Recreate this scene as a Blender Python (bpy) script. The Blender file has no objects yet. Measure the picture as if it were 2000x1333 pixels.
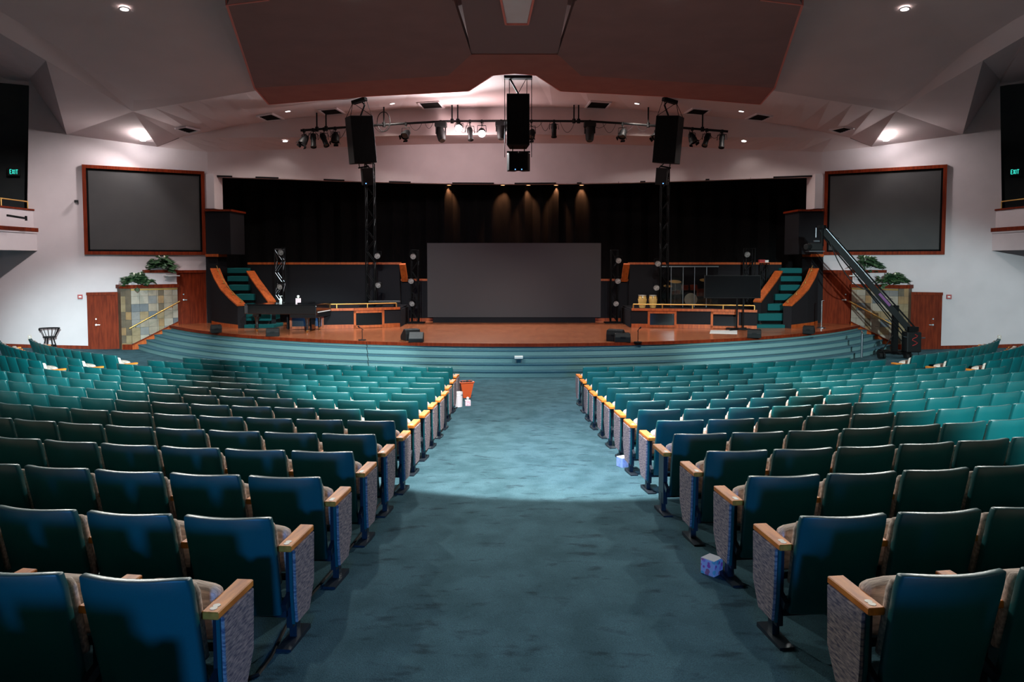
import bpy, bmesh, math, random
from mathutils import Vector, Matrix
random.seed(7)
PI = math.pi
scene = bpy.context.scene
COL = scene.collection

# ------------------------------------------------------------------ camera
F, CX, CY, PITCH, EYE = 1440.0, 1005.0, 585.5, math.radians(3.0), 3.5
cd = bpy.data.cameras.new('camera'); cam = bpy.data.objects.new('camera', cd); COL.objects.link(cam)
cam.location = (0, 0, EYE); cam.rotation_euler = (PI / 2 - PITCH, 0, 0)
cd.sensor_width = 36; cd.lens = 36 * F / 2000
cd.shift_x = -(CX - 1000) / 2000; cd.shift_y = -(666.5 - CY) / 2000
cd.clip_start = .05; cd.clip_end = 200
scene.camera = cam
scene.view_settings.view_transform = 'Standard'; scene.view_settings.look = 'None'
scene.view_settings.gamma = 1; scene.view_settings.use_curve_mapping = False
scene.view_settings.exposure = 0.0
CP, SP = math.cos(PITCH), math.sin(PITCH)
def ray(px, py):
    u, v = (px - CX) / F, (py - CY) / F
    return Vector((u, CP - SP * v, -SP - CP * v))
def at(px, py, Y):                      # measured photo point at a known distance
    k = ray(px, py); k = k * (Y / k.y); k.z += EYE; return k
def atz(px, py, Z):                     # measured photo point at a known height
    k = ray(px, py); k = k * ((Z - EYE) / k.z); k.z += EYE; return k
def proj(P):
    z = P[2] - EYE; zc = P[1] * CP - z * SP
    if zc < .1: return (-9999, -9999)
    return (CX + F * P[0] / zc, CY + F * (-P[1] * SP - z * CP) / zc)

# ------------------------------------------------------------------ world and lamps
w = bpy.data.worlds.new('world'); scene.world = w; w.use_nodes = True
w.node_tree.nodes['Background'].inputs[0].default_value = (.55, .6, .7, 1)
w.node_tree.nodes['Background'].inputs[1].default_value = .006
def lamp(name, kind, loc, power, col=(1, 1, 1), target=None, size=.1, angle=60, blend=.5):
    d = bpy.data.lights.new(name, kind); d.energy = power; d.color = col
    if kind == 'SPOT':
        d.spot_size = math.radians(angle); d.spot_blend = blend; d.shadow_soft_size = size
    elif kind == 'POINT': d.shadow_soft_size = size
    else: d.size = size
    o = bpy.data.objects.new(name, d); COL.objects.link(o); o.location = loc
    if target is not None:
        o.rotation_euler = (Vector(target) - Vector(loc)).to_track_quat('-Z', 'Y').to_euler()
    return o
# house spotlights above and behind the viewer
lamp('house_spot', 'SPOT', (4.2, -8, 7.2), 36000, (.72, .97, 1), (9.8, 12.5, 1.0), .2, 29, .4)
lamp('house_spot', 'SPOT', (4, -8, 7.2), 105000, (.72, .97, 1), (-12.7, 22.5, .9), .2, 12, 1.0)
lamp('house_spot', 'SPOT', (4, -8, 7.2), 42000, (.72, .97, 1), (-5.2, 20.3, 1.0), .2, 11.5, .6)
lamp('aisle_back_spot', 'SPOT', (-3.2, -3, 8.0), 6000, (.12, .40, 1), (1.9, 11.3, 1.3), .12, 16, .35)
lamp('rear_door_lamp', 'SPOT', (.35, -9, 3.8), 4500, (.08, .36, 1), (-.75, 9, 1.6), .5, 24, .6)
# front-of-house lamps over the first rows, shining back over the seats
lamp('aisle_spot', 'SPOT', (.2, 7.45, 8.6), 9000, (1, .90, .86), (.75, 11.9, .9), .05, 58, .12)
lamp('aisle_fill', 'SPOT', (0, 19.5, 8.5), 700, (.9, 1, 1), (0, 18.2, .3), .1, 72, .7)  # unseen fill, added to brighten the aisle before the steps
for x, y, e in ((-9, 17, 2600), (-3.5, 18, 2600), (3.5, 18, 2600), (9, 17, 2600)):
    lamp('house_downlight', 'SPOT', (x, y, 8.5), e, (.96, .96, .9), (x * .7, 5.0, 1), .12, 78, .6)
# wall washers
lamp('wall_wash', 'SPOT', (-13.2, 21.5, 8.7), 1500, (1, .93, .92), (-18.3, 28.0, .0), .06, 84, .7)
lamp('wall_wash', 'SPOT', (13.2, 21.5, 8.7), 300, (1, .93, .9), (18.0, 28.2, .4), .06, 80, .7)
# stage wash from the ceiling bridge
for x in (-8, -3, 3, 8):
    lamp('stage_wash', 'SPOT', (x * .8, 13, 8.2), 1800, (1, .86, .78), (x, 28, 1.0), .15, 36, .7)
# carpet steps wash
lamp('step_wash', 'SPOT', (-4, 15, 8.5), 5200, (.82, 1, 1), (-5, 24.2, .4), .15, 66, .8)
lamp('step_wash', 'SPOT', (4, 15, 8.5), 2400, (.82, 1, 1), (4, 24.2, .4), .15, 66, .8)

# ------------------------------------------------------------------ materials
MATS = {}
def mat(name, col, rough=.6, metal=0, spec=.5, emit=None, estr=0, trans=0, alpha=1, noise=None, bump=None, coat=0, sheen=0):
    """noise=(scale, colour2, stretch) mixes a second colour; bump=(scale, strength)"""
    m = bpy.data.materials.new(name); m.use_nodes = True; nt = m.node_tree; b = nt.nodes['Principled BSDF']
    b.inputs['Base Color'].default_value = (*col, 1); b.inputs['Roughness'].default_value = rough
    b.inputs['Metallic'].default_value = metal; b.inputs['Specular IOR Level'].default_value = spec
    if coat: b.inputs['Coat Weight'].default_value = coat; b.inputs['Coat Roughness'].default_value = .15
    if sheen: b.inputs['Sheen Weight'].default_value = sheen
    if emit: b.inputs['Emission Color'].default_value = (*emit, 1); b.inputs['Emission Strength'].default_value = estr
    if trans: b.inputs['Transmission Weight'].default_value = trans
    if alpha < 1: b.inputs['Alpha'].default_value = alpha
    tc = nt.nodes.new('ShaderNodeTexCoord')
    if noise:
        mp = nt.nodes.new('ShaderNodeMapping'); mp.inputs['Scale'].default_value = noise[2] if len(noise) > 2 else (1, 1, 1)
        n = nt.nodes.new('ShaderNodeTexNoise'); n.inputs['Scale'].default_value = noise[0]; n.inputs['Detail'].default_value = 4
        r = nt.nodes.new('ShaderNodeValToRGB'); r.color_ramp.elements[0].position = .35; r.color_ramp.elements[1].position = .65
        r.color_ramp.elements[0].color = (*col, 1); r.color_ramp.elements[1].color = (*noise[1], 1)
        nt.links.new(tc.outputs['Object'], mp.inputs[0]); nt.links.new(mp.outputs[0], n.inputs['Vector'])
        nt.links.new(n.outputs['Fac'], r.inputs[0]); nt.links.new(r.outputs[0], b.inputs['Base Color'])
    if bump:
        n2 = nt.nodes.new('ShaderNodeTexNoise'); n2.inputs['Scale'].default_value = bump[0]; n2.inputs['Detail'].default_value = 3
        bp = nt.nodes.new('ShaderNodeBump'); bp.inputs['Strength'].default_value = bump[1]; bp.inputs['Distance'].default_value = .02
        nt.links.new(tc.outputs['Object'], n2.inputs['Vector']); nt.links.new(n2.outputs['Fac'], bp.inputs['Height'])
        nt.links.new(bp.outputs[0], b.inputs['Normal'])
    MATS[name] = m; return m
mat('plaster', (.63, .545, .56), .85, spec=.2, noise=(1.2, (.59, .51, .525)), bump=(60, .05))
mat('plaster_ceiling', (.62, .50, .50), .9, spec=.15, noise=(.8, (.59, .475, .475)), bump=(50, .05))
mat('recess_shade', (.035, .042, .045), .8, spec=.2, noise=(2, (.045, .05, .052)))  # shade of the gallery recess put into the wall colour
mat('seat_teal', (.0015, .072, .078), .36, spec=.5, noise=(300, (.003, .088, .093)), bump=(500, .05))
mat('seat_beige', (.80, .66, .57), .85, spec=.2, noise=(10, (.42, .33, .28), (1, 9, 5)), bump=(200, .2))
mat('panel_fabric', (.36, .29, .27), .9, spec=.15, noise=(9, (.09, .085, .12), (3, 2.2, 11)), bump=(300, .2))
mat('arm_wood', (.80, .26, .035), .5, spec=.22, noise=(7, (.46, .11, .014), (3, .6, 1)))
mat('seat_metal', (.012, .02, .03), .45, metal=.3, spec=.5)
mat('cherry', (.19, .024, .006), .6, spec=.1, noise=(3, (.11, .012, .003), (5, 5, .6)))
mat('cherry_cap', (.50, .10, .016), .45, spec=.3, noise=(3, (.32, .055, .010), (4, 4, .8)))
mat('stage_wood', (.40, .125, .050), .24, spec=.5, noise=(1.3, (.31, .088, .034), (5, .8, 1)), coat=.2)
mat('dark_carpet', (.012, .0115, .0135), .95, spec=.06, noise=(120, (.024, .022, .025)), bump=(200, .3))
mat('black_cloth', (.0035, .0035, .004), .95, spec=.05, noise=(6, (.006, .0055, .0055), (4, 4, .3)))
mat('black_metal', (.0035, .0035, .004), .55, spec=.15)
mat('black_plastic', (.006, .006, .0065), .6, spec=.22, noise=(80, (.010, .010, .0105)))
mat('grille', (.05, .05, .052), .6, spec=.3, noise=(90, (.09, .09, .09)))
mat('piano_black', (.006, .006, .007), .12, spec=.6, coat=.6)
mat('chrome', (.75, .76, .78), .2, metal=1)
mat('steel', (.26, .28, .31), .35, metal=1)
mat('plate_metal', (.35, .33, .30), .55, metal=.6)
mat('brass', (.90, .55, .17), .38, metal=1)
mat('white_plastic', (.75, .74, .72), .5)
mat('acrylic', (.8, .9, .92), .08, spec=.5, trans=.85)
mat('plexi', (.55, .55, .55), .06, spec=.5, trans=1)
mat('led_face', (.06, .052, .054), .7, spec=.2, noise=(160, (.066, .058, .06)))
mat('screen_grey', (.062, .058, .058), .75, spec=.2, noise=(1.5, (.056, .053, .054)))
mat('tv_glass', (.006, .006, .007), .16, spec=.5)
mat('monitor_glass', (.01, .011, .014), .10, spec=.7, coat=.5)
mat('canopy_panel', (.24, .135, .13), .9, spec=.1, noise=(1.2, (.22, .125, .12)))
mat('canopy_mid', (.21, .135, .135), .9, spec=.1)
mat('canopy_band', (.33, .13, .11), .85, spec=.12, noise=(1.5, (.30, .115, .098)))
mat('canopy_edge', (.60, .16, .13), .6)
mat('leaf', (.018, .05, .022), .5, spec=.4, noise=(4, (.035, .085, .03)))
mat('flower', (.75, .72, .55), .6)
mat('stair_teal', (.008, .085, .09), .9, spec=.1, noise=(150, (.011, .105, .108)))
mat('conga_wood', (.80, .50, .17), .3, noise=(3, (.72, .42, .12), (6, 6, .6)), coat=.4)
mat('skin_head', (.6, .5, .38), .7)
mat('orange_bin', (.62, .10, .02), .5)
mat('bin_shadow', (.20, .035, .012), .5)
mat('pink_box', (.75, .42, .48), .7, noise=(30, (.85, .75, .78)))
mat('red_box', (.35, .02, .02), .5)
mat('vent_dark', (.008, .006, .006), .8, spec=.1)
mat('lamp_glow', (1, 1, 1), emit=(1, .95, .9), estr=9)
mat('lamp_cool', (1, 1, 1), emit=(.92, .97, 1), estr=40)
mat('lamp_warm', (1, .8, .6), emit=(1, .5, .22), estr=3.5)
mat('exit_green', (.0, .2, .16), emit=(.05, .85, .68), estr=1.1)
mat('led_blue', (.1, .2, .5), emit=(.15, .4, 1), estr=2.5)
mat('led_red', (.5, .05, .05), emit=(1, .05, .08), estr=3)
mat('lens_glass', (.14, .135, .13), .3, spec=.5, noise=(14, (.42, .40, .39)))
mat('lens_dark', (.10, .09, .08), .25, spec=.6)
mat('purple_print', (.14, .03, .15), .6)
STONES = []
for i, (c1, c2) in enumerate((((.30, .235, .175), (.23, .18, .135)), ((.27, .19, .105), (.21, .14, .07)), ((.20, .18, .17), (.16, .15, .145)),
                              ((.36, .30, .245), (.30, .25, .20)), ((.12, .125, .135), (.10, .105, .115)), ((.30, .17, .07), (.22, .12, .055)), ((.13, .09, .055), (.09, .062, .04)))):
    STONES.append(mat('stone_%d' % i, c1, .6, noise=(4, c2), bump=(18, .4)))

def carpet_material():
    m = bpy.data.materials.new('carpet'); m.use_nodes = True; nt = m.node_tree; b = nt.nodes['Principled BSDF']
    b.inputs['Roughness'].default_value = .95; b.inputs['Specular IOR Level'].default_value = .08
    tc = nt.nodes.new('ShaderNodeTexCoord')
    def noise(scale, detail, stretch=(1, 1, 1)):
        mp = nt.nodes.new('ShaderNodeMapping'); mp.inputs['Scale'].default_value = stretch
        n = nt.nodes.new('ShaderNodeTexNoise'); n.inputs['Scale'].default_value = scale; n.inputs['Detail'].default_value = detail
        nt.links.new(tc.outputs['Object'], mp.inputs[0]); nt.links.new(mp.outputs[0], n.inputs['Vector']); return n
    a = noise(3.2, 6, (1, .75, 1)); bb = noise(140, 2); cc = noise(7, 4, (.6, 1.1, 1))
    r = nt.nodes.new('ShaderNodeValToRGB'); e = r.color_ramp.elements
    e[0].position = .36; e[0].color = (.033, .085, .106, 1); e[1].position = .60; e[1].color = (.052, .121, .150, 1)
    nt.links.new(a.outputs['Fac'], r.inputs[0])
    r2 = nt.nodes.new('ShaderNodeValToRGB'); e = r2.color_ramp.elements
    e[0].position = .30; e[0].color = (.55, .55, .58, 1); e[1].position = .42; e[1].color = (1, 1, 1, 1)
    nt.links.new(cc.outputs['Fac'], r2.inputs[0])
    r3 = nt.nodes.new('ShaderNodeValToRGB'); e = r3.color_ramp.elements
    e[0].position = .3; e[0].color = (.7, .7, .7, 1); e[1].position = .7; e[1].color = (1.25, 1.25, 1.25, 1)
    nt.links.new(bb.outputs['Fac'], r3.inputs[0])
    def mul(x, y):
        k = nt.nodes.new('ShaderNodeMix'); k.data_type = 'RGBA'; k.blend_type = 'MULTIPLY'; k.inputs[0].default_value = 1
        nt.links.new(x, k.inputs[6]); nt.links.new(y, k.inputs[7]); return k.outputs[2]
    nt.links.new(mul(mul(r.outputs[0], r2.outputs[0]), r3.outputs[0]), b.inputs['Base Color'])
    bp = nt.nodes.new('ShaderNodeBump'); bp.inputs['Strength'].default_value = .5; bp.inputs['Distance'].default_value = .01
    nt.links.new(bb.outputs['Fac'], bp.inputs['Height']); nt.links.new(bp.outputs[0], b.inputs['Normal'])
    MATS['carpet'] = m
carpet_material()
mat('step_carpet', (.14, .27, .275), .95, spec=.08, noise=(90, (.19, .33, .335)), bump=(140, .4))
mat('step_nose', (.05, .13, .17), .9, spec=.1, noise=(90, (.065, .155, .195)), bump=(140, .4))
def box_print(name, base, cols):
    """gift-paper print: voronoi blobs of several colours"""
    m = bpy.data.materials.new(name); m.use_nodes = True; nt = m.node_tree; b = nt.nodes['Principled BSDF']; b.inputs['Roughness'].default_value = .6
    tc = nt.nodes.new('ShaderNodeTexCoord'); v = nt.nodes.new('ShaderNodeTexVoronoi'); v.inputs['Scale'].default_value = 26
    r = nt.nodes.new('ShaderNodeValToRGB'); r.color_ramp.interpolation = 'CONSTANT'
    e = r.color_ramp.elements; e[0].color = (*cols[0], 1); e[1].position = .3; e[1].color = (*cols[1], 1)
    for i, c in enumerate(cols[2:]): k = e.new(.5 + .2 * i); k.color = (*c, 1)
    d = nt.nodes.new('ShaderNodeValToRGB'); d.color_ramp.elements[0].position = .42; d.color_ramp.elements[1].position = .5
    mx = nt.nodes.new('ShaderNodeMix'); mx.data_type = 'RGBA'; mx.inputs[7].default_value = (*base, 1)
    nt.links.new(tc.outputs['Object'], v.inputs['Vector']); sp = nt.nodes.new('ShaderNodeSeparateColor')
    nt.links.new(v.outputs['Color'], sp.inputs[0]); nt.links.new(sp.outputs[0], r.inputs[0])
    nt.links.new(v.outputs['Distance'], d.inputs[0]); nt.links.new(d.outputs[0], mx.inputs[0])
    nt.links.new(r.outputs[0], mx.inputs[6]); nt.links.new(mx.outputs[2], b.inputs['Base Color']); MATS[name] = m
box_print('floral_print', (.95, .62, .74), ((.90, .12, .38), (.95, .20, .26), (.30, .55, .58), (.85, .30, .62)))
box_print('blue_print', (.30, .42, .72), ((.25, .36, .68), (.22, .34, .66), (.30, .42, .70), (.36, .46, .74)))

# ------------------------------------------------------------------ mesh builder
class MB:
    def __init__(self, mir=False): self.v = []; self.f = []; self.mir = mir; self.m = Matrix.Identity(4)
    def add(self, vs, fs):
        n = len(self.v)
        for p in vs:
            q = self.m @ Vector(p)
            self.v.append((-q.x if self.mir else q.x, q.y, q.z))
        self.f += [tuple(n + i for i in f) for f in fs]; return self
    def box(self, c, s, rot=None):
        x, y, z = s[0] / 2, s[1] / 2, s[2] / 2
        vs = [Vector(p) for p in ((-x, -y, -z), (x, -y, -z), (x, y, -z), (-x, y, -z), (-x, -y, z), (x, -y, z), (x, y, z), (-x, y, z))]
        if rot is not None: vs = [rot @ p for p in vs]
        return self.add([p + Vector(c) for p in vs], ((0, 3, 2, 1), (4, 5, 6, 7), (0, 1, 5, 4), (1, 2, 6, 5), (2, 3, 7, 6), (3, 0, 4, 7)))
    def bar(self, a, b, w, h, up=(0, 0, 1)):        # box from a to b
        a, b = Vector(a), Vector(b); d = (b - a); L = d.length; d = d / L
        u = Vector(up); s = d.cross(u)
        if s.length < 1e-4: s = d.cross(Vector((1, 0, 0)))
        s.normalize(); t = s.cross(d)
        r = Matrix((s, d, t)).transposed()
        return self.box((a + b) / 2, (w, L, h), r)
    def cyl(self, a, b, r0, r1=None, n=12, cap=True):
        a, b = Vector(a), Vector(b); r1 = r0 if r1 is None else r1
        d = (b - a).normalized(); s = d.orthogonal().normalized(); t = d.cross(s)
        vs = [a + (s * math.cos(2 * PI * i / n) + t * math.sin(2 * PI * i / n)) * r0 for i in range(n)]
        vs += [b + (s * math.cos(2 * PI * i / n) + t * math.sin(2 * PI * i / n)) * r1 for i in range(n)]
        fs = [(i, (i + 1) % n, n + (i + 1) % n, n + i) for i in range(n)]
        if cap: fs += [tuple(range(n))[::-1], tuple(range(n, 2 * n))]
        return self.add(vs, fs)
    def tube(self, pts, r, n=6):
        pts = [Vector(p) for p in pts]; vs = []; fs = []; s = None
        for i, p in enumerate(pts):
            d = (pts[min(i + 1, len(pts) - 1)] - pts[max(i - 1, 0)]).normalized()
            s = d.orthogonal().normalized() if s is None else (s - d * s.dot(d)).normalized()
            t = d.cross(s)
            vs += [p + (s * math.cos(2 * PI * k / n) + t * math.sin(2 * PI * k / n)) * r for k in range(n)]
        for i in range(len(pts) - 1):
            fs += [(i * n + k, i * n + (k + 1) % n, (i + 1) * n + (k + 1) % n, (i + 1) * n + k) for k in range(n)]
        m = (len(pts) - 1) * n
        fs += [tuple(range(n))[::-1], tuple(range(m, m + n))]
        return self.add(vs, fs)
    def lathe(self, prof, n=16, c=(0, 0, 0), rot=None):
        vs = []; fs = []; k = len(prof)
        for i in range(n):
            a = 2 * PI * i / n
            for r, z in prof:
                q = Vector((r * math.cos(a), r * math.sin(a), z)); q = rot @ q if rot is not None else q
                vs.append(q + Vector(c))
        for i in range(n):
            j = (i + 1) % n
            fs += [(i * k + q, j * k + q, j * k + q + 1, i * k + q + 1) for q in range(k - 1)]
        return self.add(vs, fs)
    def prism(self, poly, d):                        # extrude polygon (3D points) by vector d
        n = len(poly); d = Vector(d); vs = [Vector(p) for p in poly]; vs += [p + d for p in vs]
        fs = [tuple(range(n))[::-1], tuple(range(n, 2 * n))] + [(i, (i + 1) % n, n + (i + 1) % n, n + i) for i in range(n)]
        return self.add(vs, fs)
    def grid(self, rows):                            # rows of equal length
        k = len(rows[0]); vs = [p for r in rows for p in r]
        fs = [(i * k + j, i * k + j + 1, (i + 1) * k + j + 1, (i + 1) * k + j) for i in range(len(rows) - 1) for j in range(k - 1)]
        return self.add(vs, fs)
    def sheet(self, rows, th):                       # thick grid: second skin offset by vector th
        k = len(rows[0]); R = len(rows); th = Vector(th)
        vs = [Vector(p) for r in rows for p in r]; n = len(vs); vs += [p + th for p in vs]; fs = []
        for i in range(R - 1):
            for j in range(k - 1):
                q = (i * k + j, i * k + j + 1, (i + 1) * k + j + 1, (i + 1) * k + j)
                fs += [q, tuple(n + x for x in q[::-1])]
        for j in range(k - 1):
            fs += [(j + 1, j, n + j, n + j + 1), ((R - 1) * k + j, (R - 1) * k + j + 1, n + (R - 1) * k + j + 1, n + (R - 1) * k + j)]
        for i in range(R - 1):
            fs += [(i * k, (i + 1) * k, n + (i + 1) * k, n + i * k), ((i + 1) * k + k - 1, i * k + k - 1, n + i * k + k - 1, n + (i + 1) * k + k - 1)]
        return self.add(vs, fs)
    def mesh(self, name, material, smooth=False, bevel=0, seg=2):
        me = bpy.data.meshes.new(name); bm = bmesh.new()
        vs = [bm.verts.new(p) for p in self.v]
        for f in self.f:
            try: bm.faces.new([vs[i] for i in f])
            except ValueError: pass
        bmesh.ops.recalc_face_normals(bm, faces=bm.faces)
        if bevel:
            es = [e for e in bm.edges if len(e.link_faces) == 2 and e.calc_face_angle(0) > .6]
            bmesh.ops.bevel(bm, geom=es, offset=bevel, segments=seg, profile=.5, affect='EDGES', clamp_overlap=True)
        if smooth:
            for f in bm.faces: f.smooth = True
            for e in bm.edges:
                if len(e.link_faces) == 2 and e.calc_face_angle(0) > .7: e.smooth = False
        bm.to_mesh(me); bm.free()
        me.materials.append(MATS[material] if isinstance(material, str) else material)
        return me
    def build(self, name, material, parent=None, smooth=False, bevel=0, seg=2):
        o = bpy.data.objects.new(name, self.mesh(name, material, smooth, bevel, seg)); COL.objects.link(o)
        if parent is not None: o.parent = parent
        return o
def tag(o, label=None, cat=None, group=None, kind=None):
    if label: o['label'] = label
    if cat: o['category'] = cat
    if group: o['group'] = group
    if kind: o['kind'] = kind
    return o
def empty(name, loc=(0, 0, 0), rz=0, label=None, cat=None, group=None, kind=None):
    o = bpy.data.objects.new(name, None); COL.objects.link(o); o.location = loc; o.rotation_euler = (0, 0, rz)
    o.empty_display_size = .1
    return tag(o, label, cat, group, kind)
def struct(o, label): return tag(o, label, None, None, 'structure')
def lerp(a, b, t): return a + (b - a) * t
def interp(tab, x):
    if x <= tab[0][0]: return tab[0][1]
    for (a, b), (c, d) in zip(tab, tab[1:]):
        if x <= c: return b + (d - b) * (x - a) / (c - a)
    return tab[-1][1]
def resample(pts, n):
    pts = [Vector(p) for p in pts]; L = [0]
    for a, b in zip(pts, pts[1:]): L.append(L[-1] + (b - a).length)
    out = []
    for i in range(n):
        t = L[-1] * i / (n - 1); k = 0
        while k < len(pts) - 2 and L[k + 1] < t: k += 1
        out.append(pts[k].lerp(pts[k + 1], (t - L[k]) / max(1e-9, L[k + 1] - L[k])))
    return out
SIDES = ((False, 'left', 'piano'), (True, 'right', 'crane'))

# ------------------------------------------------------------------ the room: floor
ROWH = [(-5, 1.36), (2, 1.30), (3.3, 1.245), (4.2, 1.195), (5.0, 1.165), (5.93, 1.105), (6.86, 1.03), (7.78, .955), (8.71, .885), (9.64, .81), (10.57, .745),
        (11.5, .665), (12.4, .59), (13.35, .53), (14.3, .49), (15.2, .46), (18.5, .22), (22.0, 0), (60, 0)]
def ground(x, y): return interp(ROWH, y - x * x / 37.0)
m = MB(); xs = [-27 + .6 * i for i in range(91)]; ys = [-6 + .45 * i for i in range(90)]
m.grid([[(x, y, ground(x, y)) for x in xs] for y in ys])
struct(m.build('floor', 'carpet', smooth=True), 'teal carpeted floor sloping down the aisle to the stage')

# stage: wooden deck with curved carpeted steps
SC, SR, DECK, RISE, TREAD, ENDY = 41.2, 18.0, .89, .178, .30, 29.9
def arc(R, n=49, ymax=ENDY):
    a = math.acos((SC - ymax) / R)
    return [(R * math.sin(lerp(-a, a, i / (n - 1))), SC - R * math.cos(lerp(-a, a, i / (n - 1)))) for i in range(n)]
m = MB(); A = arc(SR)
m.prism([(x, y, DECK - .09) for x, y in A] + [(16, 31.5, DECK - .09), (16, 38.5, DECK - .09), (-16, 38.5, DECK - .09), (-16, 31.5, DECK - .09)], (0, 0, .09))
stage = struct(m.build('stage_floor', 'stage_wood'), 'reddish brown wooden stage deck with a curved front edge')
for k in range(5):
    R = SR + TREAD * k; z1 = DECK - .09 if k == 0 else DECK - RISE * k; B = arc(R - .03 if k == 0 else R); I = arc(R - .45)
    m = MB(); m.prism([(x, y, -.15) for x, y in B] + [(x, y, -.15) for x, y in I[::-1]], (0, 0, z1 - .002 + .15))
    m.build('step', 'step_carpet', stage)
    if k:
        m = MB(); J = arc(R + .022); K = arc(R - TREAD + .0)
        m.prism([(x, y, z1 - .028) for x, y in J] + [(x, y, z1 - .028) for x, y in K[::-1]], (0, 0, .036)); m.build('step_nosing', 'step_nose', stage)
m = MB(); J = arc(SR + .03); K = arc(SR - .01)
m.prism([(x, y, DECK - .10) for x, y in J] + [(x, y, DECK - .10) for x, y in K[::-1]], (0, 0, .103)); m.build('deck_edge_strip', 'cherry', stage)

# ------------------------------------------------------------------ side walls
Q1 = at(403, 500, 31.0); Q2 = at(170, 500, 28.8)
WU = Vector((Q1.x - Q2.x, Q1.y - Q2.y, 0)).normalized(); WN = Vector((WU.y, -WU.x, 0))       # along the wall, and towards the hall
def onwall(px, py, off=0):
    k = ray(px, py); o = Vector((0, 0, EYE)); q = Vector((Q2.x, Q2.y, 0)) + WN * off
    t = (q - o).dot(WN) / k.dot(WN); return o + k * t
def wallframe(px, off=0):
    """matrix: local x along the wall, y away from the hall, z up; origin at photo column px on the floor"""
    p = onwall(px, 600, off); return Matrix(((WU.x, -WN.x, 0, p.x), (WU.y, -WN.y, 0, p.y), (0, 0, 1, 0), (0, 0, 0, 1)))
def wu(px): p = onwall(px, 600); return (p - Vector((Q2.x, Q2.y, 0))).dot(WU)
WF = Matrix(((WU.x, -WN.x, 0, Q2.x), (WU.y, -WN.y, 0, Q2.y), (0, 0, 1, 0), (0, 0, 0, 1)))
PE, PD, PH = onwall(57, 155), onwall(130, 263), onwall(308, 287)
L2 = [onwall(405, 297)] + [at(px, py, Y) for px, py, Y in ((560, 292, 33.2), (700, 286, 34.6), (850, 281, 35.6), (1005, 280, 36))]
L1Z = [onwall(405, 345).z] + [at(px, py, Y).z for px, py, Y in ((560, 350, 33.2), (700, 355, 34.6), (850, 359, 35.6), (1005, 360, 36))]
GAL = 4.3                                                                                     # gallery floor level
for mir, side, who in SIDES:
    m = MB(mir)
    far = onwall(57, 600); low = far - WU * 9
    jamb = onwall(424, 600)
    sill_z = onwall(424, 409).z
    poly = [Vector((low.x, low.y, -.4)), Vector((jamb.x, jamb.y, -.4)), Vector((jamb.x, jamb.y, sill_z)), Vector((L2[0].x, L2[0].y, sill_z))]
    poly = [Vector((low.x, low.y, -.4)), Vector((L2[0].x, L2[0].y, -.4)), L2[0], PH, PD, PE, Vector((far.x, far.y, GAL)), Vector((low.x, low.y, GAL))]
    m.prism(poly, -WN * .3)
    struct(m.build('wall_' + side, 'plaster'), 'pale plaster side wall with doors and a projection screen, ' + who + ' side')
    # gallery recess: rear wall with shade in its colour, floor and ceiling
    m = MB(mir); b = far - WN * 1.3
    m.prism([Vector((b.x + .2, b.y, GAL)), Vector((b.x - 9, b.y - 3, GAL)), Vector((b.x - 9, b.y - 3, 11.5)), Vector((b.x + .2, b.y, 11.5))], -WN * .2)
    struct(m.build('wall_gallery_' + side, 'recess_shade'), 'rear wall of the side gallery with shade in its colour, ' + who + ' side')
    # baseboard of the side wall
    m = MB(mir); m.m = WF
    u0, u1, u2, u3 = wu(-60), wu(170), wu(231), wu(236)
    for a, c in ((u0, u1), (u2, u3)):
        n = max(1, int((c - a) / .8))
        for i in range(n):
            x0, x1 = lerp(a, c, i / n), lerp(a, c, (i + 1) / n)
            g = [ground(*(WF @ Vector((x, 0, 0))).xy) for x in (x0, x1)]
            m.prism([(x0, -.025, g[0] - .02), (x1, -.025, g[1] - .02), (x1, -.025, g[1] + .13), (x0, -.025, g[0] + .13)], (0, .02, 0))
    struct(m.build('baseboard_' + side, 'cherry'), 'reddish wooden baseboard along the side wall, ' + who + ' side')

# ------------------------------------------------------------------ ceilings
def mirrored(row): return [Vector(p) for p in row] + [Vector((-p[0], p[1], p[2])) for p in row[::-1][1:]]
L4 = [at(px, py, Y) for px, py, Y in ((350, 269, 30.4), (450, 248, 31.3), (556, 233, 32.0), (665, 224, 32.7), (780, 213, 33.2), (1005, 209, 33.5))]
L3 = [Vector((p.x, p.y, at(px, py, p.y).z)) for p, (px, py) in zip(L4, ((350, 270), (450, 269), (556, 268.5), (665, 268), (780, 265), (1005, 263)))]
def dens(L, k=3): return [p.lerp(q, i / k) for p, q in zip(L, L[1:]) for i in range(k)] + [L[-1]]
L2R = resample(L2, 6); L1 = [Vector((p.x, p.y, z)) for p, z in zip(L2, L1Z)]; L1R = resample(L1, 6)
c0, c1, c2 = at(260, 218, 27), at(497, 178, 25.6), Vector((0, 24.2, 10.7))
eb, ea = at(90, 118, 22), at(0, 65, 20)
m = MB()
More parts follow.
